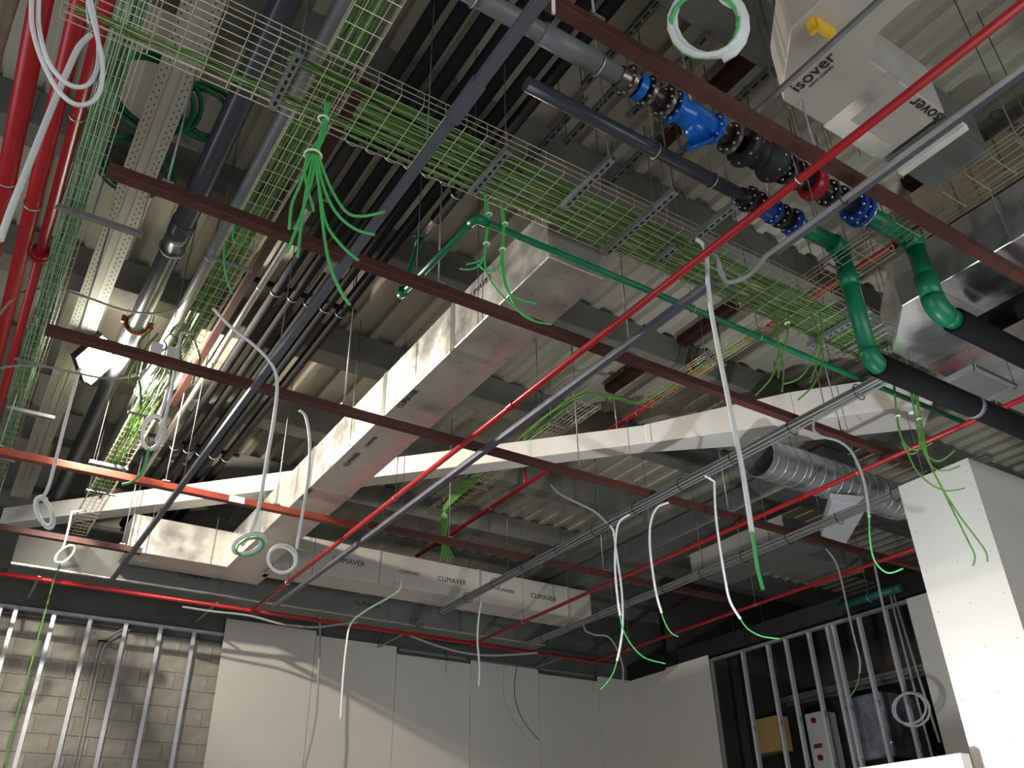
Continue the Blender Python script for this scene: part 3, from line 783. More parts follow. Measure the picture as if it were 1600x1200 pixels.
# green polypropylene tail: elbow, drop
xe = Z(1420, 380, HV).x; he = 2.955
XE1 = xe
t.part('green_pipe', MB().tube([W(xb + 0.01, y, HV), W(xe - 0.06, y, HV)], 0.058, 20), 'green_pipe')
arc = [W(xe - 0.07 + 0.07 * math.sin(a), y, HV - 0.07 + 0.07 * math.cos(a)) for a in [i * math.pi / 16 for i in range(9)]]
t.part('green_elbow', MB().tube(arc, 0.066, 20), 'green_pipe')
t.part('green_riser', MB().tube([W(xe, y, HV - 0.07), W(xe, y, he + 0.08)], 0.056, 20), 'green_pipe')
t.part('green_socket', MB().tube([W(xe, y, he + 0.26), W(xe, y, he + 0.10)], 0.066, 20), 'green_pipe')
arc = [W(xe + 0.10 - 0.10 * math.cos(a), y, he + 0.10 - 0.10 * math.sin(a)) for a in [i * math.pi / 16 for i in range(9)]]
t.part('green_elbow', MB().tube(arc, 0.068, 20), 'green_pipe')
t.part('green_socket', MB().tube([W(xe + 0.10, y, he), W(xe + 0.17, y, he)], 0.06, 20), 'green_pipe')
t.done()
t = Thing('insulated_pipe', 'thick black insulated pipe leaving the bent green elbow', 'pipe', 'black insulated pipes')
t.part('insulation', MB().tube([W(xe + 0.17, y, he), W(xe + 3.4, y, he)], 0.078, 20), 'black_foam')
for xx in (xe + 1.5, xe + 2.3): clampring(t, W(xx, y, he), (1, 0, 0), 0.078, top=4.9)
t.done()
# second line
t = Thing('valve_line', 'dark grey pipe with clamps leading to smaller blue flanges', 'pipework')
y = YV2
t.part('pipe', MB().tube([W(vx(815, 140), y, HV), W(vx(1170, 304), y, HV)], 0.040, 20), 'pvc_dark')
for px, py in ((1020, 240), (1112, 283)): clampring(t, W(vx(px, py), y, HV), (1, 0, 0), 0.040, r=0.004)
t.part('stub', MB().tube([W(vx(1160, 300), y, HV), W(vx(1185, 312), y, HV)], [0.046, 0.056], 20), 'cast_iron')
flange(t, vx(1174, 307), y, HV, 0.078, 0.024, 'cast_iron')
flange(t, vx(1188, 315), y, HV, 0.074, 0.02, 'cast_iron')
t.part('butterfly_valve', MB().lathe(W(vx(1195, 318), y, HV), (1, 0, 0), [(0, 0.03), (0, 0.064), (0.07, 0.064), (0.07, 0.03)], 24), 'blue_dark')
flange(t, vx(1213, 328), y, HV, 0.074, 0.02, 'blue_dark')
t.part('spool', MB().tube([W(vx(1195, 318), y, HV), W(vx(1250, 350), y, HV)], 0.048, 20), 'cast_iron')
flange(t, vx(1226, 334), y, HV, 0.074, 0.022, 'cast_iron')
flange(t, vx(1240, 345), y, HV, 0.082, 0.028, 'blue_dark')
t.part('bright_ring', MB().ring(W(vx(1240, 345) + 0.02, y, HV), (1, 0, 0), 0.08, 0.004, 28, 6), 'bolt')
xe = Z(1322, 378, HV).x; he = 2.635
t.part('green_pipe', MB().tube([W(vx(1245, 346), y, HV), W(xe - 0.06, y, HV)], 0.052, 20), 'green_pipe')
arc = [W(xe - 0.07 + 0.07 * math.sin(a), y, HV - 0.07 + 0.07 * math.cos(a)) for a in [i * math.pi / 16 for i in range(9)]]
t.part('green_elbow', MB().tube(arc, 0.060, 20), 'green_pipe')
t.part('green_riser', MB().tube([W(xe, y, HV - 0.07), W(xe, y, he + 0.08)], 0.05, 20), 'green_pipe')
t.part('green_socket', MB().tube([W(xe, y, 3.18), W(xe, y, 3.30)], 0.057, 20), 'green_pipe')
arc = [W(xe + 0.08 - 0.08 * math.cos(a), y, he + 0.08 - 0.08 * math.sin(a)) for a in [i * math.pi / 16 for i in range(9)]]
t.part('green_elbow', MB().tube(arc, 0.057, 20), 'green_pipe')
t.part('hanger_rod', MB().tube([W(vx(1213, 328), y, HV + 0.05), V((vx(1213, 328), y, DECK + 0.02))], 0.005, 6), 'galv_dull')
t.done()
t = Thing('insulated_pipe', 'thick black insulated pipe starting at the foot of the tall green riser', 'pipe', 'black insulated pipes')
t.part('insulation', MB().tube([W(xe + 0.06, y, he), W(xe + 3.2, y, he)], 0.072, 20), 'black_foam')
t.part('insulation_joint', MB().tube([W(xe + 0.98, y, he), W(xe + 1.02, y, he)], 0.074, 20), 'pvc_grey')
for xx in (xe + 1.9,): clampring(t, W(xx, y, he), (1, 0, 0), 0.072, top=4.9)
t.done()

# ------------------------------------------------------------------ green water pipe
hg = 3.22
t = Thing('water_pipe', 'slim green water pipe crossing under the foil duct and doubling back', 'pipe')
pc = Z(745, 342, hg); yg = pc.y
pe = Z(1490, 668, hg)
t.part('pipe', MB().tube([W(pc.x, yg, hg), W(pe.x, yg, hg)], 0.020, 14), 'green_pipe')
t.part('elbow', MB().tube([W(pc.x - 0.01, yg + 0.05, hg), W(pc.x - 0.005, yg + 0.012, hg), W(pc.x + 0.012, yg - 0.002, hg), W(pc.x + 0.06, yg, hg)], 0.027, 14), 'green_pipe')
pb = Z(628, 460, hg)
t.part('pipe', MB().tube([W(pc.x - 0.008, yg, hg), W(pb.x, pb.y, hg)], 0.020, 14), 'green_pipe')
t.part('elbow', MB().tube([W(pb.x, pb.y - 0.04, hg), W(pb.x, pb.y + 0.01, hg), W(pb.x, pb.y + 0.01, hg + 0.05)], 0.026, 14), 'green_pipe')
top = W(0.5 * HK, Z(680, 342, HK).y + 0.2, HK)
t.part('pipe', MB().tube([W(pb.x, pb.y + 0.01, hg), top + V((0, 0.03, 0))], 0.018, 14), 'green_pipe')
t.part('elbow', MB().tube([top + V((-0.01, 0.05, -0.07)), top + V((0, 0.04, 0)), top + V((0, -0.03, 0))], 0.026, 14), 'green_pipe')
for px, py in ((650, 437), (1073, 490)):
    p = Z(px, py, hg)
    if px == 650: clampring(t, W(p.x, p.y, hg), (0, 1, 0), 0.024, r=0.003)
    else: clampring(t, W(p.x, yg, hg), (1, 0, 0), 0.024, r=0.003)
clampring(t, W(pc.x + 2.2, yg, hg), (1, 0, 0), 0.022, r=0.003)
t.done()

# ------------------------------------------------------------------ text printing
def text_mb(body, size, origin, xdir, ydir, extr=0.0008):
    cu = bpy.data.curves.new('txt', 'FONT'); cu.body = body; cu.size = size; cu.extrude = extr; cu.align_x = 'CENTER'; cu.align_y = 'CENTER'; cu.resolution_u = 3
    tmp = bpy.data.objects.new('txt', cu); COL.objects.link(tmp)
    dg = bpy.context.evaluated_depsgraph_get()
    me = bpy.data.meshes.new_from_object(tmp.evaluated_get(dg))
    bpy.data.objects.remove(tmp); 
    xd = V(xdir).normalized(); yd = V(ydir).normalized(); zd = xd.cross(yd)
    b = MB()
    for v in me.vertices: b.v.append(V(origin) + xd * v.co.x + yd * v.co.y + zd * v.co.z)
    for p in me.polygons: b.f.append(list(p.vertices)); b.s.append(False)
    return b

# ------------------------------------------------------------------ foil ducts
hd = 3.30; zd0 = hd + 1.6
xd0, xd1 = 0.722 * hd, 0.846 * hd
ydn = Z(852, 398, hd).y
duct = Thing('air_duct', 'long shiny foil air duct running lengthwise through the middle', 'duct')
yj = XP(707, 540, xd0).y
DT = zd0 + 0.41
duct.part('body', MB().box((xd0, yj, zd0), (xd1, Z(200, 860, hd).y - 0.003, DT)), 'foil', bevel=0.008)
duct.part('body', MB().box((xd0 - 0.002, ydn, zd0 - 0.002), (xd1 + 0.002, yj - 0.004, DT)), 'foil', bevel=0.008)
for yy in (yj, Z(620, 550, hd).y + 0.9, 7.05):
    duct.part('tape_joint', MB().box((xd0 - 0.004, yy - 0.03, zd0 - 0.004), (xd1 + 0.004, yy + 0.03, DT + 0.002)), 'tape')
for yy in (4.0, 6.1, 8.4):
    for xx in (xd0 - 0.02, xd1 + 0.02): duct.part('hanger_rod', MB().tube([V((xx, yy, zd0 - 0.01)), V((xx, yy, DECK + 0.02))], 0.0032, 6), 'rod_steel')
# printing on the underside, read from below
def print_under(t, body, px, py, h, xdir, ydir, size):
    p = Z(px, py, h); t.part('printing', text_mb(body, size, (p.x, p.y, h + 1.6 - 0.0045), xdir, ydir), 'ink')
for px, py in ((637, 623), (550, 718), (478, 772)):
    print_under(duct, 'CLIMAVER', px, py, hd, (0, -1, 0), (-1, 0, 0), 0.065)
print_under(duct, 'CLIMAVER', 580, 690, hd, (0, -1, 0), (-1, 0, 0), 0.045)
duct.part('printing', text_mb('CLIMAVER', 0.07, XP(748, 450, xd0 - 0.004), (0, -1, 0), (0, 0, 1)), 'ink')
duct.done()
cd = Thing('air_duct', 'crosswise foil duct stub left of the long duct end', 'duct')
yl = Z(200, 860, hd).y
cd.part('body', MB().box((Z(198, 858, hd).x, yl, zd0), (xd0 + 0.5, yl + 0.45, DT + 0.01)), 'foil', bevel=0.008)
for xx in (1.5, 2.2): cd.part('hanger_rod', MB().tube([V((xx, yl - 0.012, zd0)), V((xx, yl - 0.012, DECK + 0.02))], 0.0032, 6), 'rod_steel')
cd.done()
cd = Thing('air_duct', 'crosswise paper faced duct with repeated printing below the far roof', 'duct')
yr_ = Z(650, 922, hd).y
xr0_, xr1_ = xd1 + 0.02, Z(940, 964, hd).x
cd.part('body', MB().box((xr0_, yr_, zd0), (xr1_, yr_ + 0.45, DT)), 'foil_paper', bevel=0.006)
for k, xx in enumerate((3.7, 4.5, 5.1, 5.9, 6.5)):
    cd.part('printing', text_mb('CLIMAVER', 0.09 if k % 2 == 0 else 0.06, (xx, yr_ - 0.0015, zd0 + 0.2), (1, 0, 0), (0, 0, 1)), 'ink')
for xx in (4.1, 5.5, 6.9):
    cd.part('tape_joint', MB().box((xx - 0.03, yr_ - 0.003, zd0 - 0.003), (xx + 0.03, yr_ + 0.453, DT + 0.002)), 'foil_paper')
    cd.part('hanger_rod', MB().tube([V((xx, yr_ - 0.012, zd0)), V((xx, yr_ - 0.012, DECK + 0.02))], 0.0032, 6), 'rod_steel')
cd.done()
cd = Thing('air_duct', 'lowest crosswise duct close to the end wall with a pale lower edge', 'duct')
h2 = 3.18; y2 = Z(600, 970, h2).y
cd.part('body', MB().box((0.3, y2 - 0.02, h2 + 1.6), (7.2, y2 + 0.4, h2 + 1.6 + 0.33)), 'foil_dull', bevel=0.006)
cd.part('edge_tape', MB().box((0.3, y2 - 0.024, h2 + 1.597), (7.2, y2 + 0.02, h2 + 1.612)), 'tape')
for xx in (2.2, 4.4, 6.4):
    cd.part('printing', text_mb('CLIMAVER', 0.08, (xx, y2 - 0.0215, h2 + 1.77), (1, 0, 0), (0, 0, 1)), 'ink')
    cd.part('hanger_rod', MB().tube([V((xx + .3, y2 - 0.03, h2 + 1.6)), V((xx + .3, y2 - 0.03, DECK + 0.02))], 0.0032, 6), 'rod_steel')
cd.done()

# printed elbow duct top right
h1 = 3.6; z1 = h1 + 1.6; dh = 0.37
def u(a, b_, h=h1): return V((a * h, b_ * h, h + 1.6))
el = Thing('air_duct', 'pale printed elbow duct with a yellow clip near the blue valves', 'duct')
el.part('body', MB().poly([u(0.728, -0.35), u(0.728, 0.41), u(0.797, 0.488), u(0.812, 0.499), u(1.035, 0.499), u(1.035, 0.386), u(0.862, 0.386), u(0.833, 0.352), u(0.833, -0.35)], dh), 'foil_paper', bevel=0.008)
el.part('seam_tape', MB().box((0.899 * h1, 0.384 * h1, z1 - 0.003), (0.925 * h1, 0.5005 * h1, z1 + 0.001)), 'tape')
el.part('foil_band', MB().box((0.925 * h1, 0.470 * h1, z1 - 0.0025), (1.02 * h1, 0.5003 * h1, z1 + 0.001)), 'tape')
el.part('printing', text_mb('isover', 0.105, Z(1270, 113, h1) + V((0, 0, -0.0045)), (0, -1, 0), (-1, 0, 0)), 'ink')
el.part('printing', text_mb('SAINT-GOBAIN', 0.022, Z(1283, 119, h1) + V((0, 0, -0.0045)), (0, -1, 0), (-1, 0, 0)), 'ink')
el.part('printing', text_mb('isover', 0.105, Z(1448, 172, h1) + V((0, 0, -0.0045)), (-1, 0, 0), (0, 1, 0)), 'ink')
for p in ((0.74, 0.1), (1.0, 0.51), (0.82, 0.1), (0.83, 0.505)): el.part('hanger_rod', MB().tube([u(*p), V((p[0] * h1, p[1] * h1, DECK + 0.02))], 0.0032, 6), 'rod_steel')
el.done()
pcl = Z(1280, 40, h1)
t = Thing('corner_clip', 'yellow plastic corner clip stuck under the printed elbow duct', 'clip')
a = Z(1262, 38, h1) ; bq = Z(1272, 28, h1); c = Z(1302, 48, h1)
t.part('long_leg', MB().bar(bq + V((0, 0, -0.04)), c + V((0, 0, -0.04)), 0.025, 0.08), 'yellow_plastic')
t.part('short_leg', MB().bar(bq + V((0, 0, -0.04)), a + V((0, 0, -0.04)), 0.025, 0.08), 'yellow_plastic')
t.done()
el = Thing('air_duct', 'dark grey continuation of the printed elbow duct beyond the pale conduit', 'duct')
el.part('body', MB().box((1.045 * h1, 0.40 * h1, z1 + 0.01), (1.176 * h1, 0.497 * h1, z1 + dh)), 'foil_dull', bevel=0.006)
el.part('hanger_rod', MB().tube([V((1.1 * h1, 0.505 * h1, z1)), V((1.1 * h1, 0.505 * h1, DECK + 0.02))], 0.0032, 6), 'rod_steel')
el.done()
a = Z(1403, 268, 3.5); c = Z(1512, 198, 3.5)
t = Thing('strip_light', 'unlit white strip fixture lying beside the pale conduit', 'light fixture')
t.part('body', MB().bar(((a.x + c.x) / 2, a.y, a.z), ((a.x + c.x) / 2, c.y, a.z), 0.045, 0.04), 'white_paint', bevel=0.004)
add_rods(t, [((a.x + c.x) / 2, a.y - 0.05, a.z), ((a.x + c.x) / 2, c.y + 0.05, a.z)], top=5.215); t.done()
el = Thing('air_duct', 'large foil duct coloured as reflecting brown with printing at the right edge', 'duct')
h6 = 3.72
el.part('body', MB().box((1.262 * h6, -0.6, h6 + 1.6), (1.262 * h6 + 0.85, 2.15, h6 + 1.6 + 0.4)), 'foil_brown_reflect', bevel=0.008)
print_under(el, 'CLIMAVER', 1532, 334, h6, (0, -1, 0), (-1, 0, 0), 0.1)
print_under(el, 'CLIMAVER', 1585, 200, h6, (1, 0, 0), (0, -1, 0), 0.1)
for yy in (0.5, 1.9): el.part('hanger_rod', MB().tube([W(1.262 * h6 - 0.02, yy, h6), V((1.262 * h6 - 0.02, yy, DECK + 0.02))], 0.0032, 6), 'rod_steel')
el.done()
h4 = 3.30
def u4(a, b_): return V((a * h4, b_ * h4, h4 + 1.6))
el = Thing('plenum_box', 'wide bright foil plenum with cut corner behind the green risers', 'duct')
el.part('body', MB().poly([u4(1.405, -0.2), u4(1.405, 0.73), u4(1.53, 0.845), u4(2.06, 0.852), u4(2.06, -0.2)], 0.36), 'foil_bright', bevel=0.008)
el.part('seam_tape', MB().box((1.395 * h4, 0.655 * h4, h4 + 1.597), (2.0 * h4, 0.675 * h4, h4 + 1.601)), 'tape')
print_under(el, 'CLIMAVER', 1612, 455, h4, (0, -1, 0), (-1, 0, 0), 0.1)
for p in ((1.40, 0.5), (1.6, 0.856), (1.95, 0.86)): el.part('hanger_rod', MB().tube([u4(*p), V((p[0] * h4, p[1] * h4, DECK + 0.02))], 0.0032, 6), 'rod_steel')
el.done()
hq = 3.16
a = Z(1530, 505, hq); xq = a.x
t = Thing('insulated_pipe', 'thick black insulated pipe crossing below the bright plenum', 'pipe', 'black insulated pipes')
t.part('insulation', MB().tube([W(xq + 0.06, Z(1530, 510, hq).y, hq), W(xq + 0.06, -0.5, hq)], 0.075, 18), 'black_foam')
add_rods(t, [W(xq + 0.06, 1.2, hq + 0.07)], top=4.9); t.done()
# metal hatch frame under the plenum
t = Thing('hatch_frame', 'grey metal hatch frame hanging under the plenum by the black pipes', 'frame')
cs = [Z(1466, 612, 3.05), Z(1522, 573, 3.05), Z(1565, 598, 3.05), Z(1508, 640, 3.05)]
x0, x1 = min(p.x for p in cs), max(p.x for p in cs); y0, y1 = min(p.y for p in cs), max(p.y for p in cs); zz = 3.05 + 1.6
for p, q in (((x0, y0), (x1, y0)), ((x1, y0), (x1, y1)), ((x1, y1), (x0, y1)), ((x0, y1), (x0, y0))):
    t.part('frame_side', MB().bar((p[0], p[1], zz), (q[0], q[1], zz), 0.03, 0.03), 'galv_dull')
t.part('panel', MB().box((x0 + 0.02, y0 + 0.02, zz + 0.005), (x1 - 0.02, y1 - 0.02, zz + 0.012)), 'foil_dull')
for p in ((x0, y0), (x1, y0), (x1, y1), (x0, y1)): t.part('hanger_rod', MB().tube([V((p[0], p[1], zz)), V((p[0], p[1], 4.9))], 0.0032, 6), 'rod_steel')
t.done()

# round spiral duct and box under it
hsD = 3.435; ysD = 1.352 * hsD; xs0 = 5.7
t = Thing('spiral_duct', 'round galvanised spiral duct with a dark open end', 'duct')
t.part('shell', MB().hollow((xs0, ysD, hsD + 1.6), (xs0 + 2.0, ysD, hsD + 1.6), 0.185, 0.004, 36), 'galv')
k = 0
while k < 16:
    xx = xs0 + 0.06 + k * 0.125
    t.part('spiral_seam', MB().ring((xx, ysD, hsD + 1.6), (1, 0.05, 0), 0.186, 0.0035, 28, 5), 'galv'); k += 1
t.part('reducer', MB().lathe((xs0 + 2.0, ysD, hsD + 1.6), (1, 0, 0), [(0, 0.185), (0.02, 0.19), (0.03, 0.15), (0.8, 0.15)], 32), 'galv')
t.part('inner_shade_disc', MB().tube([(xs0 + 0.35, ysD, hsD + 1.6), (xs0 + 0.36, ysD, hsD + 1.6)], 0.178, 32), 'slot_dark')  # black disc standing in for the shade inside the open duct
for xx in (xs0 + 0.5, xs0 + 1.6): clampring(t, (xx, ysD, hsD + 1.6), (1, 0, 0), 0.186)
t.done()
t = Thing('plenum_box', 'foil plenum box with a bright face under the spiral duct', 'duct')
h5 = 3.15
p = [Z(1300, 785, h5), Z(1357, 790, h5), Z(1322, 850, h5), Z(1283, 838, h5)]
t.part('body', MB().poly([p[0], p[1], p[2], p[3]], 0.095), 'foil_white', bevel=0.006)
pp = Z(1255, 830, h5)
for d in (0.03, 0.2): t.part('hanger_rod', MB().tube([V((p[3].x + d, p[3].y - 0.02, h5 + 1.69)), V((p[3].x + d, p[3].y - 0.02, DECK + 0.02))], 0.0032, 6), 'rod_steel')
t.done()
t = Thing('air_duct', 'low grey foil duct crossing behind the conduit racks near the open studs', 'duct')
aa = Z(1105, 930, 3.2); cc = Z(1300, 880, 3.2)
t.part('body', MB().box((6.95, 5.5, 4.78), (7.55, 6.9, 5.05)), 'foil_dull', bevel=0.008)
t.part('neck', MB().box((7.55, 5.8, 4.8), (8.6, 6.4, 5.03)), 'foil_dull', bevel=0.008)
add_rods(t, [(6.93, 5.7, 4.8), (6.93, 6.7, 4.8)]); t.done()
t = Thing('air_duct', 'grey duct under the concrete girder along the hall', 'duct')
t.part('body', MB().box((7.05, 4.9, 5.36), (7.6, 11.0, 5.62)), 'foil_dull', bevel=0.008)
for yy in (5.5, 8.0, 10.0): t.part('hanger_rod', MB().tube([V((7.03, yy, 5.36)), V((7.03, yy, DECK))], 0.0032, 6), 'rod_steel')
t.done()

# white diagonal boxed beam
hb = 3.85
p0 = V((0.849, 1.98)); dr = V((0.504, -0.536)); nl = V((0.536, 0.504)).normalized()
def bp(s, off, h): q = (p0 + dr * s) * hb + nl * off; return W(q.x, q.y, h)
t = Thing('box_beam', 'broad white diagonal box beam passing behind the foil duct', 'beam')
for (s0, s1) in ((-1.64, -0.62), (-0.62, 1.70)):
    q = [bp(s0 + .001, 0, hb), bp(s1, 0, hb), bp(s1, 0.205, hb), bp(s0 + .001, 0.205, hb)]
    t.part('casing', MB().quad_box([q[0], q[1], q[2], q[3]] + [x + V((0, 0, 0.2)) for x in q]), 'white_paint', bevel=0.006)
for s in (-1.4, -0.3, 0.9):
    t.part('hanger_rod', MB().tube([bp(s, 0.1, hb + 0.19), bp(s, 0.1, 4.62)], 0.01, 8), 'galv_dull')
def sec(s_, o0, o1, h0, h1): return [bp(s_, o0, h0), bp(s_, o1, h0), bp(s_, o1, h1), bp(s_, o0, h1)]
for nm_, A_, B_ in (('end_transition', sec(1.0, -0.004, 0.21, hb - 0.004, hb + 0.204), sec(1.5, -0.10, 0.33, hb - 0.03, hb + 0.30)), ('end_box', sec(1.501, -0.10, 0.33, hb - 0.03, hb + 0.30), sec(1.92, -0.14, 0.36, hb - 0.03, hb + 0.30))):
    t.part(nm_, MB().quad_box([A_[0], B_[0], B_[1], A_[1], A_[3], B_[3], B_[2], A_[2]]), 'white_paint', bevel=0.006)
t.done()

# ------------------------------------------------------------------ work lamps
hl = 3.98
lp = Z(150, 563, hl)
lh = V((0.80, -0.28, -0.5)).normalized()
ld = V((0.93, 0.14, -0.27)).normalized()
t = Thing('work_lamp', 'glaring work lamp fixed below the perforated tray', 'lamp')
q = lh.to_track_quat('Z', 'Y')
def oriented_box(c, sx, sy, sz):
    cs = [(-sx, -sy, -sz), (sx, -sy, -sz), (sx, sy, -sz), (-sx, sy, -sz), (-sx, -sy, sz), (sx, -sy, sz), (sx, sy, sz), (-sx, sy, sz)]
    return MB().quad_box([c + q @ V(k) for k in cs])
t.part('housing', oriented_box(lp - lh * 0.05, 0.20, 0.15, 0.028), 'black_metal')
t.part('glass', oriented_box(lp + lh * 0.005, 0.185, 0.135, 0.03), 'lamp_glass')
t.part('bracket', MB().bar(lp - lh * 0.06, (lp.x - 0.1, lp.y, ht + 1.6), 0.03, 0.008), 'black_metal')
lamp_e = t.done()
def spot(name, loc, d, power, color, size, blend, radius):
    L_ = bpy.data.lights.new(name, 'SPOT'); L_.energy = power; L_.color = color; L_.spot_size = size; L_.spot_blend = blend; L_.shadow_soft_size = radius
    o = bpy.data.objects.new(name, L_); COL.objects.link(o); o.location = loc; o.rotation_euler = V(d).to_track_quat('-Z', 'Y').to_euler()
    return o
spot('work_lamp_light', lp + ld * 0.10, ld, 480, (1.0, 0.91, 0.78), math.radians(174), 0.3, 0.05)
# tripod work lamp on the floor below the frame, lighting the column
tl = V((3.55, 3.0, 1.9)); td = V((0.94, 0.15, 0.12)).normalized()
q = td.to_track_quat('Z', 'Y')
t = Thing('tripod_lamp', 'cool tripod work lamp on the floor before the white column', 'lamp')
t.part('housing', oriented_box(tl - td * 0.05, 0.13, 0.10, 0.03), 'black_metal')
t.part('glass', oriented_box(tl - td * 0.005, 0.12, 0.09, 0.016), 'lamp_glass_cool')
t.part('pole', MB().tube([(tl.x - 0.06, tl.y, 0.45), tl - td * 0.07], 0.015, 10), 'black_metal')
for k in range(3):
    a = 2 * math.pi * k / 3
    t.part('leg', MB().tube([(tl.x - 0.06, tl.y, 0.8), (tl.x - 0.06 + 0.5 * math.cos(a), tl.y + 0.5 * math.sin(a), 0.01)], 0.012, 8), 'black_metal')
t.done()
spot('tripod_lamp_light', tl + td * 0.03, td, 330, (0.86, 0.93, 1.0), math.radians(165), 0.4, 0.08)

# ------------------------------------------------------------------ hanging conduits and cables
def path(pts, anchor, dd=0.0, k=6):
    return spline([PL(p[0], p[1], anchor, (p[2] if len(p) > 2 else 0) + dd) for p in pts], k)
def loops(cx, cy, rx, ry, turns, anchor, amp=0.0, phase=0.0, jx=1.5, tilt=0.0):
    out = []; n = int(18 * turns)
    for i in range(n + 1):
        a = phase + 2 * math.pi * i / 18
        kx = 1 + 0.05 * math.sin(i * 0.61 + cx) + 0.05 * math.sin(i * 0.23 + cy) + (i / n) * 0.08
        ex = rx * kx * math.cos(a); ey = ry * kx * math.sin(a)
        px = cx + ex * math.cos(tilt) - ey * math.sin(tilt) + jx * (i / n); py = cy + ex * math.sin(tilt) + ey * math.cos(tilt)
        out.append(PL(px, py, anchor, amp * math.sin(a) + 0.012 * i / 18))
    return out
def conduit(label, pts, h0, r=0.011, green=None, coil=None, m='white_conduit', gm='green_cable_bright', gr=0.006, group='hanging white conduits', name='hanging_conduit', coilgreen=False, at=None):
    an = Z(pts[0][0], pts[0][1], h0)
    t = Thing(name, label, 'conduit', group)
    t.part('conduit', MB().tube(([V(at)] if at else []) + path(pts, an), r, 8), m)
    if coil: t.part('coil', MB().tube(loops(*coil[:5], an, *coil[5:]), r, 8), m)
    if green: t.part('green_wire', MB().tube(path(green, an), gr, 7), gm)
    if coilgreen: t.part('green_wire', MB().tube([p + V((0.008, 0, -0.008)) for p in loops(coil[0] + 2, coil[1] + 2, coil[2] * 0.93, coil[3] * 0.93, coil[4], an, *coil[5:])], gr, 7), gm)
    t.done()
conduit('long white conduit with a green wire end hanging before the wire tray', [(1088, 374), (1098, 382), (1104, 400), (1106, 440), (1112, 490), (1125, 560), (1143, 650), (1160, 735), (1175, 832)], 3.36, 0.013, [(1174, 826), (1178, 850), (1184, 890), (1192, 921)], gr=0.009)
conduit('white conduit hanging from the pale rack, its green end sweeping aside', [(1116, 752), (1118, 800), (1124, 850), (1133, 905), (1141, 940), (1157, 967)], 3.1, 0.011, [(1155, 964), (1168, 982), (1190, 994), (1218, 998)], at=W(1.615 * 3.1, Z(1110, 745, 3.1).y, 3.1))
conduit('short bent conduit with green tip, second from the pair of drops', [(1045, 785), (1027, 793), (1017, 815), (1015, 850), (1020, 895), (1026, 930), (1034, 958)], 3.1, 0.011, [(1032, 954), (1040, 975), (1049, 989), (1060, 995)])
conduit('front conduit of the pair, with a long green tail sweeping sideways', [(985, 803), (968, 815), (962, 840), (961, 890), (965, 935), (969, 962)], 3.1, 0.011, [(968, 958), (973, 982), (987, 1008), (1008, 1028), (1040, 1037)])
conduit('rear conduit of the pair, curling back to a tipped green end', [(958, 828), (964, 870), (971, 920), (973, 975), (969, 1010), (964, 1033)], 3.12, 0.011, [(965, 1030), (958, 1052), (948, 1067), (938, 1078)], at=W(1.615 * 3.1, Z(962, 822, 3.1).y, 3.1))
conduit('grey conduit curving before the spiral duct with green hook end', [(1271, 660), (1272, 672), (1285, 682), (1312, 690), (1332, 708), (1348, 745), (1355, 780), (1358, 808)], 3.1, 0.011, [(1358, 804), (1359, 840), (1365, 872), (1378, 890), (1392, 895), (1411, 888)], m='grey_conduit')
conduit('thin grey conduit drooping before the open studs', [(1290, 857), (1304, 875), (1313, 900), (1322, 940), (1332, 985), (1343, 1030), (1343, 1052)], 3.1, 0.010, [(1343, 1050), (1340, 1068), (1333, 1082), (1325, 1092)], m='grey_conduit', gr=0.005, gm='green_cable')
conduit('grey conduit ending in a wound coil before the open studs', [(1366, 880), (1376, 930), (1388, 985), (1400, 1040), (1412, 1082)], 3.04, 0.013, coil=(1419, 1108, 26, 25, 2.3, 0.05, -1.9, 8), m='grey_conduit')
conduit('white conduit beside the foil duct ending in a ring with green tip', [(468, 641), (478, 652), (484, 690), (482, 740), (473, 800), (463, 858)], 3.12, 0.011, [(458, 857), (470, 858), (487, 863)], coil=(440, 874, 21, 20, 2.2, 0.03, -0.6, 2), gr=0.004)
conduit('white conduit from the wire tray looping below the duct corner', [(333, 482), (362, 512), (400, 542), (425, 570), (433, 600), (428, 655), (416, 725), (405, 790), (392, 830), (378, 852)], 3.3, 0.011, coil=(387, 850, 24, 13, 2.1, 0.06, 2.6, 2, -0.35), coilgreen=True, gr=0.004)
conduit('white conduit dropping from the work lamp to a twisted loop', [(123, 580), (115, 610), (103, 655), (88, 715), (74, 765), (60, 782)], 3.6, 0.013, at=lp - ld * 0.05, coil=(67, 800, 11, 24, 2.2, 0.05, -1.8, 4, -0.35))
conduit('short white conduit with a pinched loop near the farthest beam', [(112, 800), (107, 825), (101, 848), (97, 858)], 3.45, 0.011, at=W(xm - 0.06, Z(112, 800, 3.45).y, 3.5), coil=(100, 866, 18, 8, 2.1, 0.05, 2.4, 2, -0.75))
conduit('white conduit coil with a green end below the lengthwise wire tray', [(272, 545), (266, 585), (260, 620), (250, 650)], 3.48, 0.011, [(232, 702), (228, 722), (220, 740), (206, 753), (190, 757)], coil=(237, 676, 16, 25, 2.6, 0.05, -0.9, 3, 0.2), gr=0.009)
conduit('second white conduit strand running down from the tray to that coil', [(283, 520), (276, 560), (268, 610), (256, 660), (243, 690)], 3.49, 0.011, at=W(xm, Z(283, 520, 3.49).y, 3.51))
conduit('white conduit slanting across the red mains', [(142, 54), (124, 72), (108, 105), (92, 142), (70, 195), (45, 258), (20, 320), (0, 375)], 3.45, 0.014)
conduit('pale conduit sagging between the red main and the wire tray', [(-20, 520), (10, 478), (40, 455), (90, 452), (140, 466), (190, 484), (240, 490), (275, 482), (300, 466)], 3.4, 0.009, m='grey_conduit')
conduit('pale conduit sagging below the work lamp', [(-20, 580), (20, 572), (70, 573), (120, 583), (165, 591), (205, 588), (228, 578)], 3.35, 0.010, m='grey_conduit')
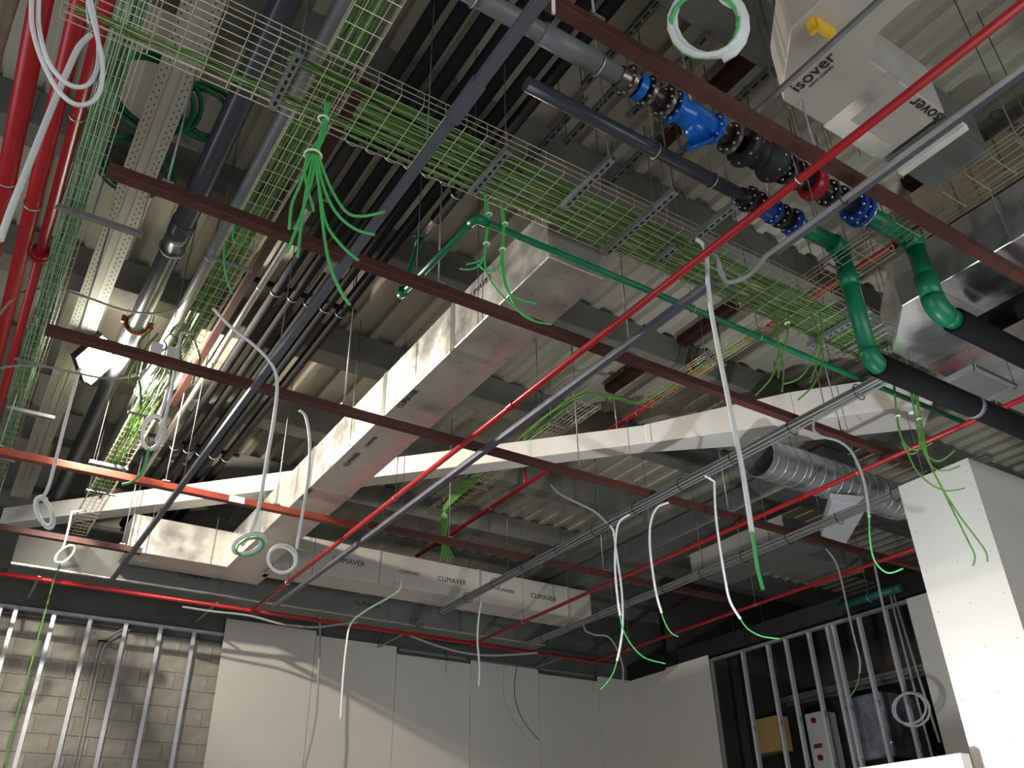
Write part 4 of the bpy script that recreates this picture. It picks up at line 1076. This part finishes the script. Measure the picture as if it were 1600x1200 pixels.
conduit('white conduit hanging down the first plasterboard by the studs', [(500, 960), (500, 1000), (497, 1060), (495, 1105), (488, 1150), (474, 1205)], 3.2, 0.014, m='grey_conduit')
conduit('white conduit from the low duct hanging before the plasterboard', [(627, 908), (625, 920), (610, 932), (570, 955), (548, 975), (541, 1010), (536, 1060), (532, 1125)], 3.29, 0.012, at=W(Z(627, 908, 3.3).x, yr_ + 0.03, 3.305))
conduit('short white conduit drop against the shadowed plasterboard', [(752, 940), (748, 965), (746, 1000), (749, 1040), (748, 1072)], 3.3, 0.013)
conduit('grey hooked conduit by the room corner', [(915, 986), (930, 992), (948, 994), (960, 1006), (970, 1030), (974, 1055), (967, 1105)], 3.0, 0.012, at=W(2.2 * 3.1, Z(912, 980, 3.05).y, 3.1), m='grey_conduit')
conduit('thin dark cable drooping over the plasterboard near the corner', [(812, 1022), (806, 1050), (804, 1085), (812, 1115), (826, 1138), (842, 1156)], 3.0, 0.006, m='pvc_dark', name='hanging_cable')
conduit('straight white conduit end poking out by the concrete girder', [(860, 757), (875, 772), (905, 787), (930, 800), (949, 818)], 3.5, 0.011, m='grey_conduit')
conduit('long pale green pull cable hanging before the stud frame', [(104, 868), (96, 880), (85, 905), (68, 965), (48, 1040), (26, 1120), (6, 1200)], 3.2, 0.009, m='green_cable', group='green cables', name='hanging_cable')
conduit('sagging grey conduit along the end wall below the red pipe', [(285, 948), (330, 955), (390, 962), (440, 975), (490, 980), (520, 977), (560, 972)], 3.0, 0.014, m='grey_conduit')
conduit('sagging grey conduit below the red wall pipe near the middle', [(640, 993), (680, 1008), (720, 1019), (760, 1024), (800, 1023), (840, 1020)], 3.05, 0.014, m='grey_conduit')
# pair of conduits behind the stud frame on the block wall
t = Thing('wall_conduit', 'pair of grey conduits bent down the block wall behind the studs', 'conduit')
for d in (0, 6):
    pts = [YP(px + d, py + d * 0.4, YB - 0.045) for px, py in ((292, 948), (262, 958), (230, 972), (195, 982), (168, 996), (157, 1008), (149, 1035), (138, 1085), (125, 1150), (112, 1210))]
    t.part('conduit', MB().tube(spline(pts, 5), 0.013, 8), 'grey_conduit')
t.part('clip', MB().box((YP(158, 1003, YB).x - 0.04, YB - 0.062, YP(158, 1003, YB).z - 0.01), (YP(158, 1003, YB).x + 0.06, YB - 0.03, YP(158, 1003, YB).z + 0.01)), 'slot_dark')
t.done()
# bunch of conduits near the right studs
for i, (a, c_) in enumerate((((1392, 938), (1460, 1195)), ((1398, 940), (1468, 1160)))):
    p = XP(a[0], a[1], XR); q = XP(c_[0], c_[1], XR)
    single('hanging_conduit', ['straight grey conduit drop beside the coil before the studs', 'straight pale conduit drop nearest the grey plasterboard'][i], 'conduit', MB().tube([V((p.x + 0.012, p.y, 4.8)), V((p.x, (p.y + q.y) / 2, (p.z + q.z) / 2)), V((p.x, q.y, q.z))], 0.014, 8), 'grey_conduit', 'hanging white conduits')

# big coils near the viewer at the top
an = Z(110, 75, 2.35)
t = Thing('cable_coil', 'large glossy white cable coil hanging over the red mains', 'cable coil')
t.part('strand', MB().tube(path([(52, -60, .03), (49, 10, .03), (52, 50, .02), (66, 95), (90, 140), (118, 163), (145, 158), (158, 135, -.01), (160, 95, -.02), (150, 50, -.02), (138, 0, -.02), (132, -60, -.02)], an), 0.0075, 10), 'white_conduit')
t.part('strand', MB().tube(path([(66, -60), (60, 10), (62, 50), (75, 95), (98, 125), (120, 136), (140, 130), (152, 105), (154, 70), (148, 30), (140, -10), (136, -60)], an, 0.03), 0.0075, 10), 'white_conduit')
t.part('loose_end', MB().tube(path([(136, -20), (136, 15), (138, 37)], an), 0.0035, 7), 'cable_tie')
t.done()
an = Z(1105, 45, 2.9)
t = Thing('cable_coil', 'bright white and green conduit ring hanging at the top edge', 'cable coil')
t.part('ring', MB().tube(loops(1106, 36, 54, 52, 2.4, an, 0.03, -1.2, 3), 0.013, 10), 'white_conduit')
t.part('green_wire', MB().tube(loops(1102, 38, 50, 50, 1.3, an, 0.05, -0.2, 2), 0.010, 8), 'green_cable_bright')
t.part('feed', MB().tube(path([(1120, -60), (1122, -20), (1130, 0), (1148, 10)], an), 0.013, 10), 'white_conduit')
t.done()
single('hanging_rod', 'short white rod end hanging at the top beside the rail', 'rod', MB().tube([Z(864, -25, 3.2), Z(865, 22, 3.1)], 0.008, 8), 'white_conduit')

# green cable clusters hanging from the trays
def cluster(label, strands, h0, ties=(), r=0.006, m='green_cable_bright'):
    an = Z(strands[0][0][0], strands[0][0][1], h0)
    t = Thing('cable_bunch', label, 'cable bunch', 'green cable bunches hanging from the trays')
    for s in strands:
        t.part('cable', MB().tube(path(s, an), r, 7), m)
    for (px, py, R) in ties:
        c = PL(px, py, an); t.part('cable_tie', MB().ring(c, (0, 0, 1), R, 0.006, 16, 6), 'cable_tie')
    t.done()
root = [(512, 160), (508, 190), (503, 215)]
S = []
for mid, end in (([(494, 245), (485, 290), (462, 360)], (448, 394)), ([(490, 245), (478, 300), (469, 365)], (465, 402)), ([(496, 250), (500, 310), (512, 400), (530, 450)], (547, 477)), ([(493, 248), (500, 300), (510, 350), (535, 385)], (560, 407)),
                 ([(496, 240), (505, 290), (525, 332), (555, 358)], (586, 367)), ([(498, 240), (515, 290), (540, 330), (565, 338)], (601, 331)), ([(486, 245), (468, 290), (456, 320)], (452, 358)), ([(482, 240), (476, 270), (482, 300), (488, 320)], (490, 330))):
    S.append([(p[0] + random.uniform(-4, 4), p[1]) for p in root] + mid + [end])
cluster('large tied bunch of bright green cables fanning out under the tray crossing', S, HT, ((505, 186, 0.024), (489, 243, 0.04)), 0.0075)
cluster('forked green cable bunch hanging before the foil duct', [[(757, 303), (762, 325), (760, 360), (757, 390), (762, 430), (785, 462), (815, 488), (838, 503)], [(758, 303), (763, 330), (761, 370), (757, 400), (748, 415), (735, 421), (718, 420)], [(782, 318), (788, 340), (787, 370), (783, 400), (787, 440), (800, 462), (838, 475)],
        [(783, 318), (788, 350), (784, 400), (775, 420), (758, 422), (747, 413)], [(783, 320), (786, 360), (786, 400), (790, 440), (806, 480), (830, 500), (862, 507)], [(757, 303), (760, 350), (757, 395), (748, 408), (729, 413)]], HT, ((764, 335, 0.014), (760, 381, 0.014), (789, 350, 0.014), (785, 390, 0.014)), 0.0055)
cluster('dark green cable bunch hanging beyond the central red pipe', [[(1210, 478), (1211, 510), (1217, 545), (1224, 575), (1222, 612)], [(1232, 485), (1231, 520), (1225, 545), (1218, 575), (1216, 590)], [(1278, 478), (1284, 510), (1282, 550), (1272, 580), (1266, 598)], [(1268, 490), (1284, 540), (1283, 575), (1268, 605), (1247, 625)], [(1284, 520), (1270, 560), (1250, 590), (1224, 600)], [(1212, 480), (1216, 530), (1216, 555), (1205, 590), (1180, 618)]], HT, ((1230, 505, 0.014),), 0.006, 'green_cable')
cluster('long green cable bunch trailing over the white column', [[(1396, 598), (1400, 640), (1408, 680), (1415, 700), (1432, 735), (1455, 757), (1480, 767), (1507, 763)], [(1420, 600), (1428, 640), (1438, 690), (1455, 730), (1480, 780), (1510, 840), (1523, 868), (1520, 884)], [(1426, 600), (1434, 640), (1442, 690), (1460, 740), (1495, 800), (1525, 840), (1540, 862), (1543, 878)],
        [(1398, 598), (1402, 660), (1412, 690), (1425, 702), (1440, 700), (1457, 692)], [(1432, 605), (1436, 640), (1437, 690), (1432, 706), (1420, 708), (1408, 690)], [(1424, 600), (1432, 660), (1445, 705), (1462, 720), (1478, 715), (1492, 703)], [(1430, 602), (1440, 660), (1450, 715), (1462, 733), (1480, 735), (1500, 728)]], 3.3, ((1403, 650, 0.014), (1424, 645, 0.014), (1436, 655, 0.014)), 0.006, 'green_cable')
cluster('far green cable bunch drooping from the narrow high tray', [[(760 - 8 * i, 735 + 3 * i), (715 - 3 * i, 778 + i), (698 - i, 795), (690 + i * 2, 810), (692 + i, 840), (688 + 4 * i, 880 - 4 * (i % 3))] for i in range(6)], hD, (), 0.008, 'green_cable')
cluster('single green cable tails below the lengthwise tray', [[(366, 352), (364, 372), (372, 381), (386, 376)], [(352, 380), (350, 405), (354, 435), (363, 459)]], hM, (), 0.006, 'green_cable_bright')
# glaring tangle of junction cables near the lamp
an = Z(255, 545, 3.45)
t = Thing('cable_tangle', 'tangle of pale cables and boxes caught in the lamp glare', 'cable tangle')
for i in range(9):
    a = (random.uniform(235, 300), random.uniform(505, 540)); pts = [a]
    for k in range(4): pts.append((pts[-1][0] + random.uniform(-22, 10), pts[-1][1] + random.uniform(8, 34), random.uniform(-.05, .05)))
    t.part('cable', MB().tube(path(pts, an), 0.008, 7), random.choice(['white_conduit', 'green_cable', 'zinc_wire']))
for px, py in ((243, 548), (268, 555)):
    c = PL(px, py, an); t.part('junction_box', MB().box(c - V((0.04, 0.04, 0.05)), c + V((0.04, 0.04, 0.05))), 'white_conduit', bevel=0.006)
add_rods(t, [PL(268, 520, an)]); t.done()

# coiled cables on the roof beam left, seen between tray and pipe
for i, (px, py, R, yy) in enumerate(((230, 150, 0.28, 4.2), (312, 178, 0.20, 4.3), (205, 262, 0.24, 5.1))):
    c = Z(px, py, 4.2)
    b = MB()
    for k in range(5): b.ring(c + V((0.012 * k, 0, 0.012 * k)), (0.15, 0.1, 1), R - 0.02 * (k % 3), 0.011, 26, 6)
    single('cable_coil', ['dark green cable coil above the perforated tray start', 'dark green cable coil between perforated tray and drain pipe', 'dark green cable coil near the brown beam end'][i], 'cable coil', b, 'green_pipe', 'dark green coils')

# ------------------------------------------------------------------ things in the dark room beyond the studs
XK = 10.9
def rect(px0, py0, px1, py1, X):
    a = XP(px0, py0, X); c = XP(px1, py1, X); return (min(a.y, c.y), max(a.y, c.y), min(a.z, c.z), max(a.z, c.z))
y0, y1, z0, z1_ = rect(1266, 1120, 1300, 1196, XK)
t = Thing('control_cabinet', 'white control cabinet with red knobs behind the studs', 'cabinet')
t.part('body', MB().box((XK, y0, z0 - 0.3), (XK + 0.3, y1 + 0.1, z1_ + 0.05)), 'cabinet', bevel=0.01)
for zz in (z1_ - 0.06, z0 + 0.12): t.part('knob', MB().tube([(XK - 0.03, y0 + 0.16, zz), (XK, y0 + 0.16, zz)], 0.04, 14), 'red_cast')
t.part('sticker', MB().box((XK - 0.002, y0 + 0.1, z0 + 0.25), (XK, y0 + 0.25, z0 + 0.31)), 'orange_lit_and_sticker')
t.part('stand', MB().box((XK + 0.05, y0 + 0.05, 0.0), (XK + 0.25, y1 + 0.05, z0 - 0.3)), 'black_metal')
t.done()
y0, y1, z0, z1_ = rect(1303, 1092, 1392, 1180, XK)
t = Thing('wrapped_unit', 'machine wrapped in shiny clear film behind the studs', 'machine')
t.part('wrapping', MB().box((XK + 0.1, y0, z0), (XK + 0.9, y1, z1_)), 'plastic_film', bevel=0.04)
t.part('stand', MB().box((XK + 0.2, y0 + 0.1, 0), (XK + 0.8, y1 - 0.1, z0)), 'black_metal'); t.done()
y0, y1, z0, z1_ = rect(1156, 1135, 1222, 1172, XK)
t = Thing('timber_box', 'warm timber box hanging low behind the studs', 'box')
t.part('body', MB().box((XK, y0, z0), (XK + 0.25, y1, z1_ + 0.05)), 'timber', bevel=0.008)
for yy in (y0 + 0.05, y1 - 0.05): t.part('hanger_rod', MB().tube([(XK + 0.12, yy, z1_ + 0.04), (XK + 0.12, yy, DECK + 0.02)], 0.006, 6), 'galv_dull')
t.done()
t = Thing('cable_ladder', 'grey cable ladder crossing the dark room', 'cable ladder')
a = XP(1200, 1100, XK + 0.9); c = XP(1480, 1060, XK + 0.9)
for d in (0, 0.3): t.part('rail', MB().bar((a.x + d, a.y, a.z), (a.x + d, c.y, a.z), 0.03, 0.09), 'galv_dull')
yy = min(a.y, c.y)
while yy < max(a.y, c.y):
    t.part('rung', MB().bar((a.x, yy, a.z - 0.02), (a.x + 0.3, yy, a.z - 0.02), 0.03, 0.02), 'galv_dull'); yy += 0.35
add_rods(t, [(a.x, a.y - 0.3, a.z), (a.x, c.y + 0.3, a.z)]); t.done()
t = Thing('water_pipe', 'teal pipe under the roof edge above the open studs', 'pipe')
a = Z(1312, 948, 3.15); c = Z(1405, 922, 3.15)
t.part('pipe', MB().tube([V((XR - 0.15, XP(1312, 948, XR - 0.15).y, XP(1312, 948, XR - 0.15).z)), V((XR - 0.15, XP(1408, 921, XR - 0.15).y, XP(1312, 948, XR - 0.15).z))], 0.05, 14), 'teal_pipe')
yy = (XP(1312, 948, XR - 0.15).y + XP(1408, 921, XR - 0.15).y) / 2
clampring(t, V((XR - 0.15, yy, XP(1312, 948, XR - 0.15).z)), (0, 1, 0), 0.05); t.done()
